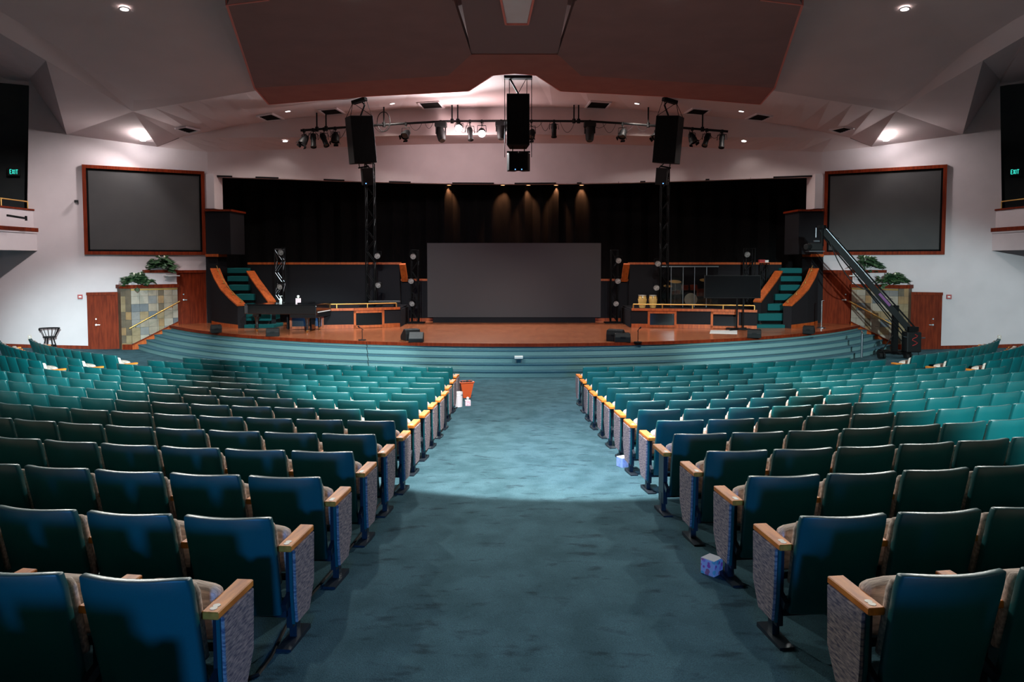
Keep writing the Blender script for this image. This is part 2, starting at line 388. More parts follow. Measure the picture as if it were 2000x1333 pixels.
# strip between the crease and the drop
cre = resample([c0, c1, c2], 16); cre[6] = c1.copy(); l4 = dens(L4)
m.grid([mirrored(cre), mirrored(l4)])
for s in (1, -1):
    q = lambda p: Vector((p.x * s, p.y, p.z))
    m.add([q(c0), q(L4[0]), q(PH), q(PD)], [(0, 1, 2, 3)])
    m.add([q(eb), q(c0), q(PD), q(PE)], [(0, 1, 2, 3)])
    g1, g2 = Vector((-27, 25, 10.6)), Vector((-27, -6, 11.2)); e4 = Vector((-14, -6, 11.0))
    m.add([q(eb), q(PE), q(PE - WN * 1.6), q(g1), q(g2), q(e4), q(ea)], [(0, 1, 2, 3, 4, 5, 6)])
    # bevelled lip and main ceiling
    lip = [c0, eb, ea, Vector((-14, 8, 10.5)), e4]
    up = [p + Vector((.55, -.2, .28)) for p in lip]; up[0] = c0 + Vector((.5, -.9, .2))
    m.grid([[q(p) for p in lip], [q(p) for p in up]])
    mid = [c1, Vector((-8, 20, 10.2)), Vector((-8, 17, 10.6)), Vector((-8, 8, 11.4)), Vector((-8, -6, 12))]
    cen = [c2, Vector((0, 20, 10.9)), Vector((0, 17, 11.1)), Vector((0, 8, 11.9)), Vector((0, -6, 12.4))]
    m.grid([[q(p) for p in up], [q(p) for p in mid], [q(p) for p in cen]])
    m.add([q(c0), q(up[0]), q(c1)], [(0, 1, 2)])
struct(m.build('ceiling', 'plaster_ceiling'), 'folded pale plaster ceiling over the hall')
m = MB(); m.grid([mirrored(dens(L4)), mirrored(dens(L3))])
struct(m.build('ceiling_drop_panel', 'plaster_ceiling'), 'curved upright drop of the ceiling behind the light pipe').name = 'trim_1'
m = MB(); m.grid([mirrored(dens([PH] + L3)), mirrored(dens([PH] + L2R))])
struct(m.build('ceiling_stage', 'plaster_ceiling'), 'lower curved ceiling strip above the stage opening')
# proscenium fascia
m = MB(); m.sheet([mirrored(dens(L2R)), mirrored(dens([Vector((a.x, a.y, b.z)) for a, b in zip(L2R, L1R)]))], (0, .35, 0))
struct(m.build('wall_fascia', 'plaster', smooth=True), 'curved pale wall above the black stage curtain')
m = MB(); seg = mirrored(resample(L1, 15))
for i, (a, b) in enumerate(zip(seg, seg[1:])):
    if i % 3 != 1: m.bar(a + Vector((0, -.02, .03)), b + Vector((0, -.02, .03)), .04, .07)
struct(m.build('trim_2', 'dark_carpet'), 'broken dark strip along the lower edge of the fascia')
# black curtain with folds behind everything
m = MB(); rows = [[], []]
for i in range(241):
    t = i / 240; x = lerp(-15.5, 15.5, t); y = 37.2 - (x / 15.5) ** 2 * 4.2 + .10 * math.sin(t * 240) * (1 + .3 * math.sin(t * 37))
    rows[0].append((x, y, .8)); rows[1].append((x, y, 8.3))
m.sheet(rows, (0, .04, 0))
cur = tag(m.build('stage_curtain', 'black_cloth', smooth=True), 'black folded curtain hanging across the back of the stage', 'curtain')

# ------------------------------------------------------------------ hanging acoustic canopy
ZU = 8.9
U = [atz(x, y, ZU) for x, y in ((443, 10), (497, 172), (875, 148), (920, 107))]
V = [atz(x, y, ZU) for x, y in ((497, 172), (525, 204), (720, 188), (915, 178), (962, 147), (1005, 143))]
can = empty('acoustic_canopy', (0, 24, ZU), 0, 'large brown acoustic panel canopy hanging under the ceiling', 'ceiling panel')
def T(p): return Vector(p) - Vector((0, 24, ZU))
S1 = atz(885, 0, ZU); S2 = Vector((S1.x * .86, 13.2, ZU)); UL = atz(525, 0, ZU); far0 = Vector((UL.x * .9, 13.2, ZU))
lift = lambda p, d=.25: Vector((p.x, p.y, p.z + d))
for mir in (False, True):
    m = MB(mir); m.prism([T(U[0]), T(U[1]), T(U[2]), T(U[3]), T(S1), T(S2), T(far0)], (0, 0, .2)); m.build('panel', 'canopy_panel', can)
    m = MB(mir); m.prism([T(V[0]), T(V[1]), T(V[2]), T(V[3]), T(V[4]), T(V[5]), Vector((0, U[3].y - 24, 0)), T(U[3]), T(U[2])], (0, 0, .2)); m.build('front_band', 'canopy_band', can)
    m = MB(mir)
    for a, b in zip([U[0]] + V[:1] + V[1:], V[:1] + V[1:]): 
        if (a - b).length > .01: m.bar(T(a) + Vector((0, 0, .06)), T(b) + Vector((0, 0, .06)), .05, .14)
    m.bar(T(U[0]) + Vector((0, 0, .06)), T(UL) + Vector((0, 0, .06)), .05, .14)
    m.build('edge_trim', 'canopy_edge', can)
    m = MB(mir); m.bar(T(U[3]) - Vector((0, 0, .005)), T(S1) - Vector((0, 0, .005)), .03, .03); m.build('seam_strip', 'canopy_panel', can)
m = MB(); m.prism([T((U[3].x, U[3].y, ZU + .03)), T((-U[3].x, U[3].y, ZU + .03)), T((-S2.x, S2.y, ZU + .03)), T((S2.x, S2.y, ZU + .03))], (0, 0, .15)); m.build('panel', 'canopy_mid', can)
K = [atz(x, y, ZU - .06) for x, y in ((975, -20), (988, 46), (1031, 46), (1046, -20))]
m = MB(); m.prism([T(p) for p in K], (0, 0, .1)); m.build('inset_panel', 'plaster', can)
m = MB()
for a, b in zip(K, K[1:]): m.bar(T(a), T(b), .045, .07)
m.build('inset_trim', 'canopy_edge', can)

# ------------------------------------------------------------------ side galleries
for mir, side, who in SIDES:
    a = onwall(70, 450); b = Vector((a.x + .25, 6, 0))
    zt, zm, zb = onwall(68, 412).z, onwall(74, 449).z, onwall(74, 490).z
    d = (Vector((b.x, b.y, 0)) - Vector((a.x, a.y, 0))); d.normalize()
    n = Vector((-d.y, d.x, 0)); n = n if n.x > 0 else -n
    A0, B0 = Vector((a.x, a.y + .15, 0)), Vector((b.x, b.y, 0))
    def slab(x0, x1, z0, z1): return [A0 + n * x0 + Vector((0, 0, z0)), B0 + n * x0 + Vector((0, 0, z0)), B0 + n * x1 + Vector((0, 0, z0)), A0 + n * x1 + Vector((0, 0, z0))], (0, 0, z1 - z0)
    m = MB(mir); m.prism(*slab(-.3, -.06, zm, zt)); m.prism(*slab(-.3, .02, zb, zm))
    par = struct(m.build('wall_parapet_' + side, 'plaster'), 'pale parapet front of the side gallery, ' + who + ' side')
    m = MB(mir); m.prism(*slab(-.34, -.02, zt, zt + .06)); m.build('cap', 'cherry', par)
    m = MB(mir); m.prism(*slab(-.1, .07, zm - .08, zm + .06)); m.build('band', 'cherry', par)
    m = MB(mir); m.prism(*slab(-.1, .05, zm - .14, zm - .08)); m.build('band_lip', 'plaster', par)
    m = MB(mir); m.prism([A0 + Vector((0, 0, zb)), B0 + Vector((0, 0, zb)), B0 + Vector((-9, 0, zb)), A0 + Vector((-9, -2, zb))], (0, 0, .25))
    struct(m.build('floor_gallery_' + side, 'plaster'), 'pale underside of the side gallery floor, ' + who + ' side')
    r = empty('gallery_rail', (0, 0, 0), 0, 'brass guard rail on the side gallery parapet, ' + who + ' side', 'railing')
    zr = zt + .33; p0 = A0 - n * .15 + d * .35
    m = MB(mir); m.tube([p0 + Vector((0, 0, zr)), p0 + d * 18 + Vector((0, 0, zr))], .025); m.build('top_rail', 'brass', r)
    for i in range(7):
        q = p0 + d * (i * 1.45); m = MB(mir); m.tube([q + Vector((0, 0, zt + .03)), q + Vector((0, 0, zr))], .022); m.build('post', 'brass', r)
    # illuminated exit sign on the dark wall
    e = empty('exit_sign', (0, 0, 0), 0, 'small glowing green exit sign on the dark gallery wall, ' + who + ' side', 'sign')
    c = onwall(27.5, 336, -1.05); w_, h_ = .30, .21
    m = MB(mir); m.box(c, (w_ + .1, .08, h_ + .08), Matrix.Rotation(math.atan2(WU.y, WU.x), 3, 'Z')); m.build('housing', 'black_plastic', e)
    mm = MB(mir); f = Matrix(((WU.x, -WN.x, 0, c.x), (WU.y, -WN.y, 0, c.y), (0, 0, 1, c.z), (0, 0, 0, 1))); mm.m = f
    sgn = -1 if mir else 1
    def ch(x, strokes):
        for x0, z0, x1, z1 in strokes: mm.bar((sgn * (x + x0), -.045, z0), (sgn * (x + x1), -.045, z1), .02, .03, (0, 1, 0))
    ch(-.13, ((0, -.08, 0, .08), (0, .08, .05, .08), (0, 0, .045, 0), (0, -.08, .05, -.08)))
    ch(-.055, ((0, -.08, .05, .08), (0, .08, .05, -.08)))
    ch(.03, ((0, -.08, 0, .08),))
    ch(.06, ((.03, -.08, .03, .08), (0, .08, .065, .08)))
    mm.build('lettering', 'exit_green', e)
b_ = empty('wall_bracket', (0, 0, 0), 0, 'black steel bracket bar fixed to the gallery parapet beside the screen', 'bracket')
p0, p1 = at(14, 421, 25.6), at(51, 427, 26.6)
m = MB(); m.bar(p0, p1, .05, .07); m.build('bar', 'black_metal', b_)
m = MB(); m.bar(p1 + Vector((0, 0, -.08)), p1 + Vector((0, 0, .09)), .05, .06); m.build('end_plate', 'black_metal', b_)

# ------------------------------------------------------------------ projection screens and doors
DOORN = [0]
for mir, side, who in SIDES:
    u0, u1 = wu(168), wu(404); z1 = (onwall(170, 322).z + onwall(403, 336).z) / 2; z0 = (onwall(170, 497).z + onwall(403, 499).z) / 2
    s = empty('projection_screen', (0, 0, 0), 0, 'grey projection screen in a wooden frame on the side wall, ' + who + ' side', 'screen', 'projection screens')
    fw = .13
    m = MB(mir); m.m = WF; m.box(((u0 + u1) / 2, -.02, (z0 + z1) / 2), (u1 - u0 - fw, .04, z1 - z0 - fw)); m.build('surface', 'screen_grey', s)
    for nm, c, sz in (('frame_rail', ((u0 + u1) / 2, -.05, z1 - fw / 2), (u1 - u0, .12, fw)), ('frame_rail', ((u0 + u1) / 2, -.05, z0 + fw / 2), (u1 - u0, .12, fw)),
                      ('frame_stile', (u0 + fw / 2, -.05, (z0 + z1) / 2), (fw, .12, z1 - z0 - 2 * fw)), ('frame_stile', (u1 - fw / 2, -.05, (z0 + z1) / 2), (fw, .12, z1 - z0 - 2 * fw))):
        m = MB(mir); m.m = WF; m.box(c, sz); m.build(nm, 'cherry', s)
    bw = .07
    m = MB(mir); m.m = WF
    for c, sz in ((((u0 + u1) / 2, -.045, z1 - fw - bw / 2), (u1 - u0 - 2 * fw, .03, bw)), (((u0 + u1) / 2, -.045, z0 + fw + bw / 2), (u1 - u0 - 2 * fw, .03, bw)),
                  ((u0 + fw + bw / 2, -.045, (z0 + z1) / 2), (bw, .03, z1 - z0 - 2 * fw)), ((u1 - fw - bw / 2, -.045, (z0 + z1) / 2), (bw, .03, z1 - z0 - 2 * fw))): m.box(c, sz)
    m.build('mask_border', 'black_cloth', s)
    def door(pl, pr, pt, zb, what, hx, hz):
        DOORN[0] += 1
        a, c = wu(pl), wu(pr); zt = onwall((pl + pr) / 2, pt).z; fw = .11
        m = MB(mir); m.m = WF; m.box(((a + c) / 2, -.022, (zb + zt - fw) / 2), (c - a - 2 * fw, .045, zt - fw - zb))
        d = struct(m.build('door_%d' % DOORN[0], 'cherry'), what + ', ' + who + ' side')
        for cc, sz in (((a + fw / 2, -.03, (zb + zt) / 2), (fw, .09, zt - zb)), ((c - fw / 2, -.03, (zb + zt) / 2), (fw, .09, zt - zb)), (((a + c) / 2, -.035, zt - fw / 2), (c - a + .04, .1, fw))):
            m = MB(mir); m.m = WF; m.box(cc, sz); m.build('frame', 'cherry', d)
        u = lerp(a, c, hx)
        m = MB(mir); m.m = WF; m.cyl((u, -.04, zb + hz), (u, -.07, zb + hz), .035); m.bar((u, -.085, zb + hz), (u + .13, -.085, zb + hz), .03, .03); m.cyl((u, -.06, zb + hz), (u, -.1, zb + hz), .015); m.build('handle', 'chrome', d, smooth=True)
        m = MB(mir); m.m = WF; m.cyl((u, -.04, zb + hz + .23), (u, -.065, zb + hz + .23), .028); m.build('lock', 'chrome', d, smooth=True)
    door(170, 231, 571, ground(16.3, 29.0) - .02, 'reddish wooden door at floor level in the side wall', .27, 1.0)
    door(346, 403, 528, DECK, 'reddish wooden door opening onto the stage', .22, 1.0)
    # fire alarm call box and outlet
    c = onwall(157, 580); o = empty('fire_alarm', (0, 0, 0), 0, 'small red fire alarm box on the wall beside the floor door, ' + who + ' side', 'alarm')
    m = MB(mir); m.m = WF; u = wu(157); m.box((u, -.04, c.z), (.17, .08, .17)); m.build('housing', 'red_box', o, bevel=.01)
    m = MB(mir); m.m = WF; m.box((u, -.085, c.z), (.09, .02, .05)); m.build('lens', 'white_plastic', o)
    u = wu(56); zz = onwall(56, 660).z
    o = empty('wall_outlet', (0, 0, 0), 0, 'pale power outlet plate low on the side wall, ' + who + ' side', 'outlet')
    m = MB(mir); m.m = WF; m.box((u, -.012, zz), (.12, .024, .18)); m.build('plate', 'seat_beige', o)
    m = MB(mir); m.m = WF
    for q in (-.04, .04): m.box((u, -.026, zz + q), (.05, .008, .045))
    m.build('socket', 'white_plastic', o)
m = MB(); m.m = WF; u = wu(153); zz = onwall(153, 393).z; m.cyl((u, 0, zz), (u, -.12, zz), .03); m.box((u + .05, -.14, zz - .02), (.12, .1, .09))
tag(m.build('wall_sensor', 'black_plastic'), 'tiny black sensor sticking out of the wall left of the screen', 'sensor')

# ------------------------------------------------------------------ stone planters beside the steps
def leafy(name, c, rx, ry, h, n, parent, mir, droop=.25, seed=1):
    rnd = random.Random(seed); m = MB(mir)
    for i in range(n):
        a = rnd.uniform(0, 2 * PI); r = rnd.uniform(.1, 1); L = rnd.uniform(.2, .38); wd = L * rnd.uniform(.28, .42)
        bx = c[0] + rx * r * math.cos(a); by = c[1] + ry * r * math.sin(a); z = c[2] + h * (1 - r * r * .75) * rnd.uniform(.35, 1)
        if i % 7 == 0: z -= rnd.uniform(.1, .3); by -= .15
        d = Vector((math.cos(a) * .8 + rnd.uniform(-.4, .4), math.sin(a) * .8 - .3, rnd.uniform(-.35, .55))).normalized(); s = d.cross(Vector((0, 0, 1))).normalized()
        p = Vector((bx, by, z)); up = s.cross(d)
        q = [p, p + d * L * .4 + s * wd - up * .03, p + d * L * .75 + s * wd * .7 - Vector((0, 0, droop * L * .5)), p + d * L - Vector((0, 0, droop * L)), p + d * L * .75 - s * wd * .7 - Vector((0, 0, droop * L * .5)), p + d * L * .4 - s * wd - up * .03, p + d * L * .45 + up * .035]
        m.add(q, [(0, 1, 6), (1, 2, 6), (2, 3, 6), (3, 4, 6), (4, 5, 6), (5, 0, 6)])
        m.tube([(c[0] + rx * r * .5 * math.cos(a), c[1] + ry * r * .5 * math.sin(a), c[2] - .02), p], .006, 4)
    o = m.build(name, 'leaf', parent); o['kind'] = 'stuff'; return o
PA, PB = at(256, 600, 29.0), at(347, 600, 30.2); PD_ = Vector((PB.x - PA.x, PB.y - PA.y, 0)); PLEN = PD_.length; PD_.normalize()
PF = Matrix(((PD_.x, -PD_.y, 0, PA.x), (PD_.y, PD_.x, 0, PA.y), (0, 0, 1, 0), (0, 0, 0, 1)))      # local x along the tiled face, y into the wall
def fs(px, y=0):                                                                                   # photo column -> distance along the face
    k = ray(px, 600); o = PA + Vector((-PD_.y, PD_.x, 0)) * y; n = Vector((-PD_.y, PD_.x)); t = (n.x * o.x + n.y * o.y) / (n.x * k.x + n.y * k.y)
    return (Vector((k.x * t, k.y * t, 0)) - Vector((o.x, o.y, 0))).dot(PD_)
for mir, side, who in SIDES:
    def PM(): m = MB(mir); m.m = PF; return m
    z1, zt = at(290, 563, 29.5).z, at(290, 556, 29.5).z; RX, RY = -.30, .22
    m = PM(); m.prism([(RX, RY, -.1), (0, 0, -.1), (PLEN, 0, -.1), (PLEN, .45, -.1), (RX, .9, -.1)], (0, 0, z1 + .1))
    pl = struct(m.build('planter_wall_' + side, STONES[6]), 'stepped planter wall faced with slate tiles beside the stage steps, ' + who + ' side')
    rnd = random.Random(5 if mir else 3); P = .31
    cols = [fs(x) for x in (256, 272.5, 289.5, 306, 309)]; cols2 = [fs(x) for x in (320, 337, 347)]
    sk0, sk1 = at(262, 677, 29.0).z, at(347, 632, 30.2).z
    def skirt(x): return lerp(sk0, sk1, x / PLEN)
    def tile(x0, x1, zt_, y, st, h=P):
        m = PM(); g = .008; m.box(((x0 + x1) / 2, y - .012 - rnd.uniform(0, .008), zt_ - h / 2), (x1 - x0 - g, .03, h - g)); m.build('tile', st, pl)
    for r_ in range(9):
        zz = z1 - P * r_
        for seg in (cols, cols2):
            for a, c in zip(seg, seg[1:]):
                if zz < skirt((a + c) / 2) - .05: continue
                tile(a, c, zz, 0, STONES[rnd.choice((0, 0, 3, 3, 2, 1, 4, 0, 2))])
        a, c = cols[-1], cols2[0]
        if zz > skirt((a + c) / 2): tile(a, c, zz, .01, STONES[rnd.choice((5, 6, 1, 6))])
        if zz > .1:
            q0, q1 = Vector((RX, RY, 0)), Vector((0, 0, 0)); dd = (q1 - q0).normalized(); nn = Vector((dd.y, -dd.x, 0))
            h = min(P, zz) - .01
            for t0, t1 in ((0, .45), (.46, 1)):
                a, c = q0.lerp(q1, t0), q0.lerp(q1, t1)
                m = PM(); m.prism([a + Vector((0, 0, zz - h)), c + Vector((0, 0, zz - h)), c + Vector((0, 0, zz)), a + Vector((0, 0, zz))], nn * .02); m.build('tile', STONES[rnd.choice((6, 5, 1, 6))], pl)
    m = PM(); m.prism([(RX - .05, RY, z1), (-.03, -.07, z1), (PLEN + .03, -.07, z1), (PLEN + .03, .42, z1), (RX - .05, .85, z1)], (0, 0, zt - z1)); m.build('trim', 'cherry', pl)
    m = PM(); m.prism([(RX + .05, RY, zt), (.02, .0, zt), (PLEN, .0, zt), (PLEN, .4, zt), (RX + .05, .8, zt)], (0, 0, .06)); m.build('ledge', 'plaster', pl)
    m = PM(); m.box((PLEN / 2, -.03, z1 - .05), (PLEN, .02, .06)); m.build('brass_strip', 'brass', pl)
    zu0, zu1 = at(315, 533, 29.9).z, at(315, 527.5, 29.9).z; X0, X1 = fs(285, .3), fs(319, .04)
    m = PM(); m.prism([(X0, .3, zt + .06), (X1, .04, zt + .06), (PLEN, .04, zt + .06), (PLEN, .42, zt + .06), (X0, .55, zt + .06)], (0, 0, zu0 - zt - .06)); m.build('upper_box', 'plaster', pl)
    m = PM(); m.prism([(X0 - .04, .28, zu0), (X1 - .02, -.02, zu0), (PLEN + .03, -.02, zu0), (PLEN + .03, .42, zu0), (X0 - .04, .55, zu0)], (0, 0, zu1 - zu0)); m.build('trim', 'cherry', pl)
    m = PM(); m.prism([(X0 + .08, .3, zu1), (X1, .08, zu1), (PLEN - .02, .08, zu1), (PLEN - .02, .4, zu1), (X0 + .08, .5, zu1)], (0, 0, .08)); m.build('ledge', 'plaster', pl)
    m = PM(); m.prism([(0, -.045, -.1), (PLEN, -.045, -.1), (PLEN, -.045, sk1 + .06), (0, -.045, sk0 + .06)], (0, .02, 0)); m.build('skirt_board', 'cherry_cap', pl)
    m = PM(); m.bar((0, -.06, sk0 + .07), (PLEN, -.06, sk1 + .07), .06, .04); m.build('skirt_cap', 'cherry', pl)
    m = PM(); m.bar((RX, RY - .04, .09), (0, -.04, .09), .04, .24); m.build('skirt_board', 'cherry', pl)
    # handrail
    hr = empty('stair_handrail', (0, 0, 0), 0, 'sloping brass handrail fixed to the slate planter wall, ' + who + ' side', 'handrail')
    a, c = at(253, 642, 28.75), at(351, 589, 30.0)
    m = MB(mir); m.tube([a + Vector((-.06, .12, -.02)), a, c, c + Vector((-.05, .15, 0))], .025, 10); m.build('rail', 'brass', hr, smooth=True)
    for t in (.12, .5, .85):
        q = a.lerp(c, t); m = MB(mir); m.tube([q, q + Vector((-.03, .05, -.09)), q + Vector((-.09, .14, -.09))], .014); m.build('bracket', 'brass', hr)
    # plants
    for nm, px_, y_, z, rx, hh, n, what, sd in (('lower', 268, .2, zt + .04, .62, .42, 105, 'leafy green plant drooping over the lower planter ledge', 3), ('upper', 317, .24, zu1 + .06, .55, .52, 105, 'leafy green plant standing on the upper planter ledge', 9)):
        c3 = PF @ Vector((fs(px_, y_), y_ - .06, z)); p = empty('potted_plant', (0, 0, 0), 0, what + ', ' + who + ' side', 'plant', 'plants on the planter walls')
        leafy('foliage', tuple(c3), rx * .85, .22, hh, n, p, mir, seed=sd + (20 if mir else 0))
        m = PM(); m.box((fs(px_, y_), y_, z + .04), (rx * 1.1, .18, .09)); m.build('pot', 'plaster', p)
        m = MB(mir)
        for k in range(2):
            f0 = Vector(c3) + Vector((rx * (-.1 + .4 * k), -.1, hh * .9)); m.tube([Vector(c3), f0], .006, 4); m.lathe([(0, -.07), (.03, -.02), (.035, .02), (0, .07)], 8, f0)
        m.build('flower', 'flower', p)
    s = empty('wall_shelf', (0, 0, 0), 0, 'thin white shelf plate on the upper planter box, ' + who + ' side', 'shelf')
    zq = at(336, 539, 30).z; xq = fs(335)
    m = PM(); m.box((xq, -.1, zq), (.55, .28, .035)); m.build('plate', 'white_plastic', s)
    m = PM(); m.box((xq - .05, .0, zq - .09), (.36, .08, .14)); m.build('bracket', 'plaster', s)

# ------------------------------------------------------------------ auditorium seats
def seat_meshes():
    S = {}
    # back shell: leaning, curved in plan
    def back(y0, th, wtop, wbot, z0, z1, lean, sag, round_):
        rows = []; nz, nx = 9, 9
        for i in range(nz):
            t = i / (nz - 1); z = lerp(z0, z1, t); wd = lerp(wbot, wtop, t)
            if t > .9: wd -= round_ * ((t - .9) / .1) ** 2
            row = []
            for j in range(nx):
                s = -1 + 2 * j / (nx - 1)
                row.append((s * wd / 2, y0 - lean * t - sag * (1 - s * s) * (.4 + .6 * t), z - (.006 * abs(s) ** 8 if t > .95 else 0)))
            rows.append(row)
        m = MB(); m.sheet(rows, (0, th, 0)); return m
    S['back_shell'] = back(-.06, .048, .53, .505, .20, .848, .15, .058, .016).mesh('back_shell', 'seat_teal', True, .011, 2)
    S['back_cushion'] = back(-.012, .045, .49, .46, .36, .785, .105, .055, .03).mesh('back_cushion', 'seat_beige', True, .014, 2)
    m = MB(); rows = []
    for i in range(7):
        t = i / 6; z = lerp(.38, .68, t); bul = .035 * math.sin(PI * min(1, t * 1.05))
        rows.append([(x, .13 - .05 * t - bul * (1 - (x / .3) ** 2), z - .035 * (x / .235) ** 4 * (t > .8)) for x in (-.235, -.19, -.1, 0, .1, .19, .235)])
    m.sheet(rows, (0, .10, 0)); S['seat_cushion'] = m.mesh('seat_cushion', 'seat_beige', True, .025, 2)
    for nm, sx in (('armrest_a', -1), ('armrest_b', 1)):
        m = MB(); m.prism([(sx * .28 - .042, -.065, .59), (sx * .28 + .042, -.065, .59), (sx * .28 + .045, .30, .59), (sx * .28 - .045, .30, .59)], (0, 0, .038)); S[nm] = m.mesh('armrest', 'arm_wood', False, .005, 1)
        m = MB(); m.prism([(sx * .28 - .02, .0, .1), (sx * .28 + .02, .0, .1), (sx * .28 + .02, .16, .1), (sx * .28 - .02, .16, .1)], (0, 0, .49))
        m.bar((sx * .28, .08, -.03), (sx * .28, .08, .2), .045, .06, (0, 1, 0)); m.box((sx * .28, .06, .006), (.09, .32, .03)); m.bar((sx * .28, -.08, .26), (sx * .28, .1, .34), .03, .05)
        S['leg_' + nm[-1]] = m.mesh('standard', 'seat_metal')
        # upholstered aisle panel with a dark edge band
        m = MB(); x = sx * .312
        pts = [(-.03, .589), (.288, .589), (.275, .28), (.19, .13), (-.0, .135), (-.02, .3)]
        m.prism([(x, y, z) for y, z in pts], (sx * .02, 0, 0)); S['panel_' + nm[-1]] = m.mesh('aisle_panel', 'panel_fabric', False, .004, 1)
        m = MB(); x = sx * .297; m.prism([(x, y, z) for y, z in [(-.04, .589), (.292, .589), (.28, .275), (.192, .122), (-.005, .127), (-.03, .3)]], (sx * .018, 0, 0)); S['band_' + nm[-1]] = m.mesh('panel_backing', 'seat_teal')
        m = MB(); m.cyl((sx * .28, -.025, .626), (sx * .28, -.025, .6295), .018, n=16); m.cyl((sx * .28, .005, .626), (sx * .28, .005, .6295), .018, n=16); S['plate_' + nm[-1]] = m.mesh('number_plate', 'plate_metal')
    m = MB(); m.bar((-.27, .0, .20), (.27, .0, .20), .05, .05); m.bar((-.27, .12, .36), (.27, .12, .36), .03, .03); S['beam'] = m.mesh('cross_beam', 'seat_metal')
    return S
SM = seat_meshes()
PXL = [883.6, 876.4, 866.8, 859.6, 848.2, 832.6, 815.2, 792.4, 769, 731, 686, 621.5, 523, 358]
PXR = [1139, 1147.6, 1158, 1169.4, 1187, 1204, 1226.8, 1249, 1286, 1319.5, 1385.5, 1470, 1575, 1782]
def edge_x(px, i):
    Yr = 15.2 - .927 * i; return (px - CX) / F * (Yr * CP + (EYE - ground(0, Yr + .2) - .85) * SP)
ROWS_L = [edge_x(p, i) for i, p in enumerate(PXL)]; ROWS_R = [edge_x(p, i) for i, p in enumerate(PXR)]
WID = [.55, .548, .525, .545, .53, .578, .578, .57, .575, .576, .58, .588, .605, .615]
CNT = [12, 13, 14, 15, 16, 16, 15, 14, 13, 12, 11, 10, 10, 9]
RAD = 18.5
ORD = ['zeroth', 'first', 'second', 'third', 'fourth', 'fifth', 'sixth', 'seventh', 'eighth', 'ninth', 'tenth', 'eleventh', 'twelfth', 'thirteenth', 'fourteenth', 'fifteenth', 'sixteenth', 'seventeenth', 'eighteenth']
UNSEEN = []
SEATS = []      # (pos, angle, inner side, is first, is last, score, label, panel, group)
NOPANEL = {('piano', 3), ('crane', 1), ('crane', 9)}
for i in range(14):
    z = 15.2 - .927 * i; wd = WID[i]
    for sgn, edge, who in ((-1, ROWS_L[i], 'piano'), (1, ROWS_R[i], 'crane')):
        a0 = math.asin((abs(edge) + .262) / RAD)
        for k in range(CNT[i]):
            a = a0 + k * wd / RAD; tx, ty = sgn * RAD * math.sin(a), z + RAD * (1 - math.cos(a)) + (.02 if sgn > 0 and i == 13 else 0)
            fx, fy = -sgn * math.sin(a), math.cos(a)
            x, y = tx + fx * .205, ty + fy * .205
            px, py = proj((tx, ty, ground(x, y) + .8)); pw = F * .25 / ty
            if px < -pw * .9 or px > 2000 + pw * .9:
                UNSEEN.append(dict(p=(x, y, ground(x, y)), a=sgn * a, inner=('b' if sgn < 0 else 'a'), first=k == 0, last=k == CNT[i] - 1, panel=True, near=False)); continue
            y2 = proj((0, z - .927, ground(0, z - .7) + .85))[1]; y1 = proj((0, z, ground(0, z + .2) + .85))[1]
            score = 2 * pw * math.cos(a) * min(abs(y2 - y1), 200) * (3 if k == 0 else 1)
            lab = 'teal seat, %s row from the stage, %s from the centre aisle, %s side' % (ORD[i + 1], ORD[k + 1], who)
            SEATS.append(dict(p=(x, y, ground(x, y)), a=sgn * a, inner=('b' if sgn < 0 else 'a'), first=k == 0, last=k == CNT[i] - 1, score=score, label=lab, panel=(who, i) not in NOPANEL, group='seats of the centre blocks', near=z < 9.3))
SIDEROWS = [((-9.23, 16.97), 13), ((-9.55, 16.1), 12), ((-10.0, 15.45), 9), ((-10.55, 14.95), 5)]
for r_, ((x0, y0), n) in enumerate(SIDEROWS):
    for sgn, who in ((-1, 'piano'), (1, 'crane')):
        x, y, a = abs(x0), y0, math.radians(31)
        for k in range(n):
            x += math.cos(a) * .2625; y += math.sin(a) * .2625
            tx, ty, a1 = sgn * x, y, sgn * a
            fx, fy = -math.sin(a1), math.cos(a1); sx, sy = tx + fx * .2, ty + fy * .2
            px, py = proj((tx, ty, ground(sx, sy) + .8))
            if -15 < px < 2015:
                lab = 'teal outer seat, %s row from the stage, %s from the side aisle, %s side' % (ORD[r_ + 1], ORD[k + 1], who)
                SEATS.append(dict(p=(sx, sy, ground(sx, sy)), a=a1, inner=('b' if sgn < 0 else 'a'), first=k == 0, last=k == n - 1, score=(700 if k < 7 else 150), label=lab, panel=(who, r_) != ('crane', 0), group='seats of the outer blocks', near=False))
            x += math.cos(a) * .2625; y += math.sin(a) * .2625; a += .525 / 15.5
SEATS.sort(key=lambda s: -s['score'])
print('seats in view', len(SEATS))
def seat_parts(s):
    i = s['inner']; o = 'a' if i == 'b' else 'b'
    L = [('back_shell', 'back_shell'), ('back_cushion', 'back_cushion'), ('seat_cushion', 'seat_cushion'), ('armrest', 'armrest_' + i), ('standard', 'leg_' + i)]
    if s['first']:
        if s['panel']: L += [('aisle_panel', 'panel_' + i), ('panel_backing', 'band_' + i)]
        if s['near']: L += [('number_plate', 'plate_' + i)]
    if s['near']: L += [('cross_beam', 'beam')]
    if s['last']: L += [('armrest', 'armrest_' + o), ('standard', 'leg_' + o)]
    return L
for s in SEATS[:300]:
    e = bpy.data.objects.new('auditorium_seat', None); COL.objects.link(e); e.empty_display_size = .1
    e.location = s['p']; e.rotation_euler = (0, 0, s['a'])
    e['label'] = s['label']; e['category'] = 'seat'; e['group'] = s['group']
    for nm, key in seat_parts(s):
        c = bpy.data.objects.new(nm, SM[key]); c.parent = e; COL.objects.link(c)
rest = SEATS[300:] + UNSEEN
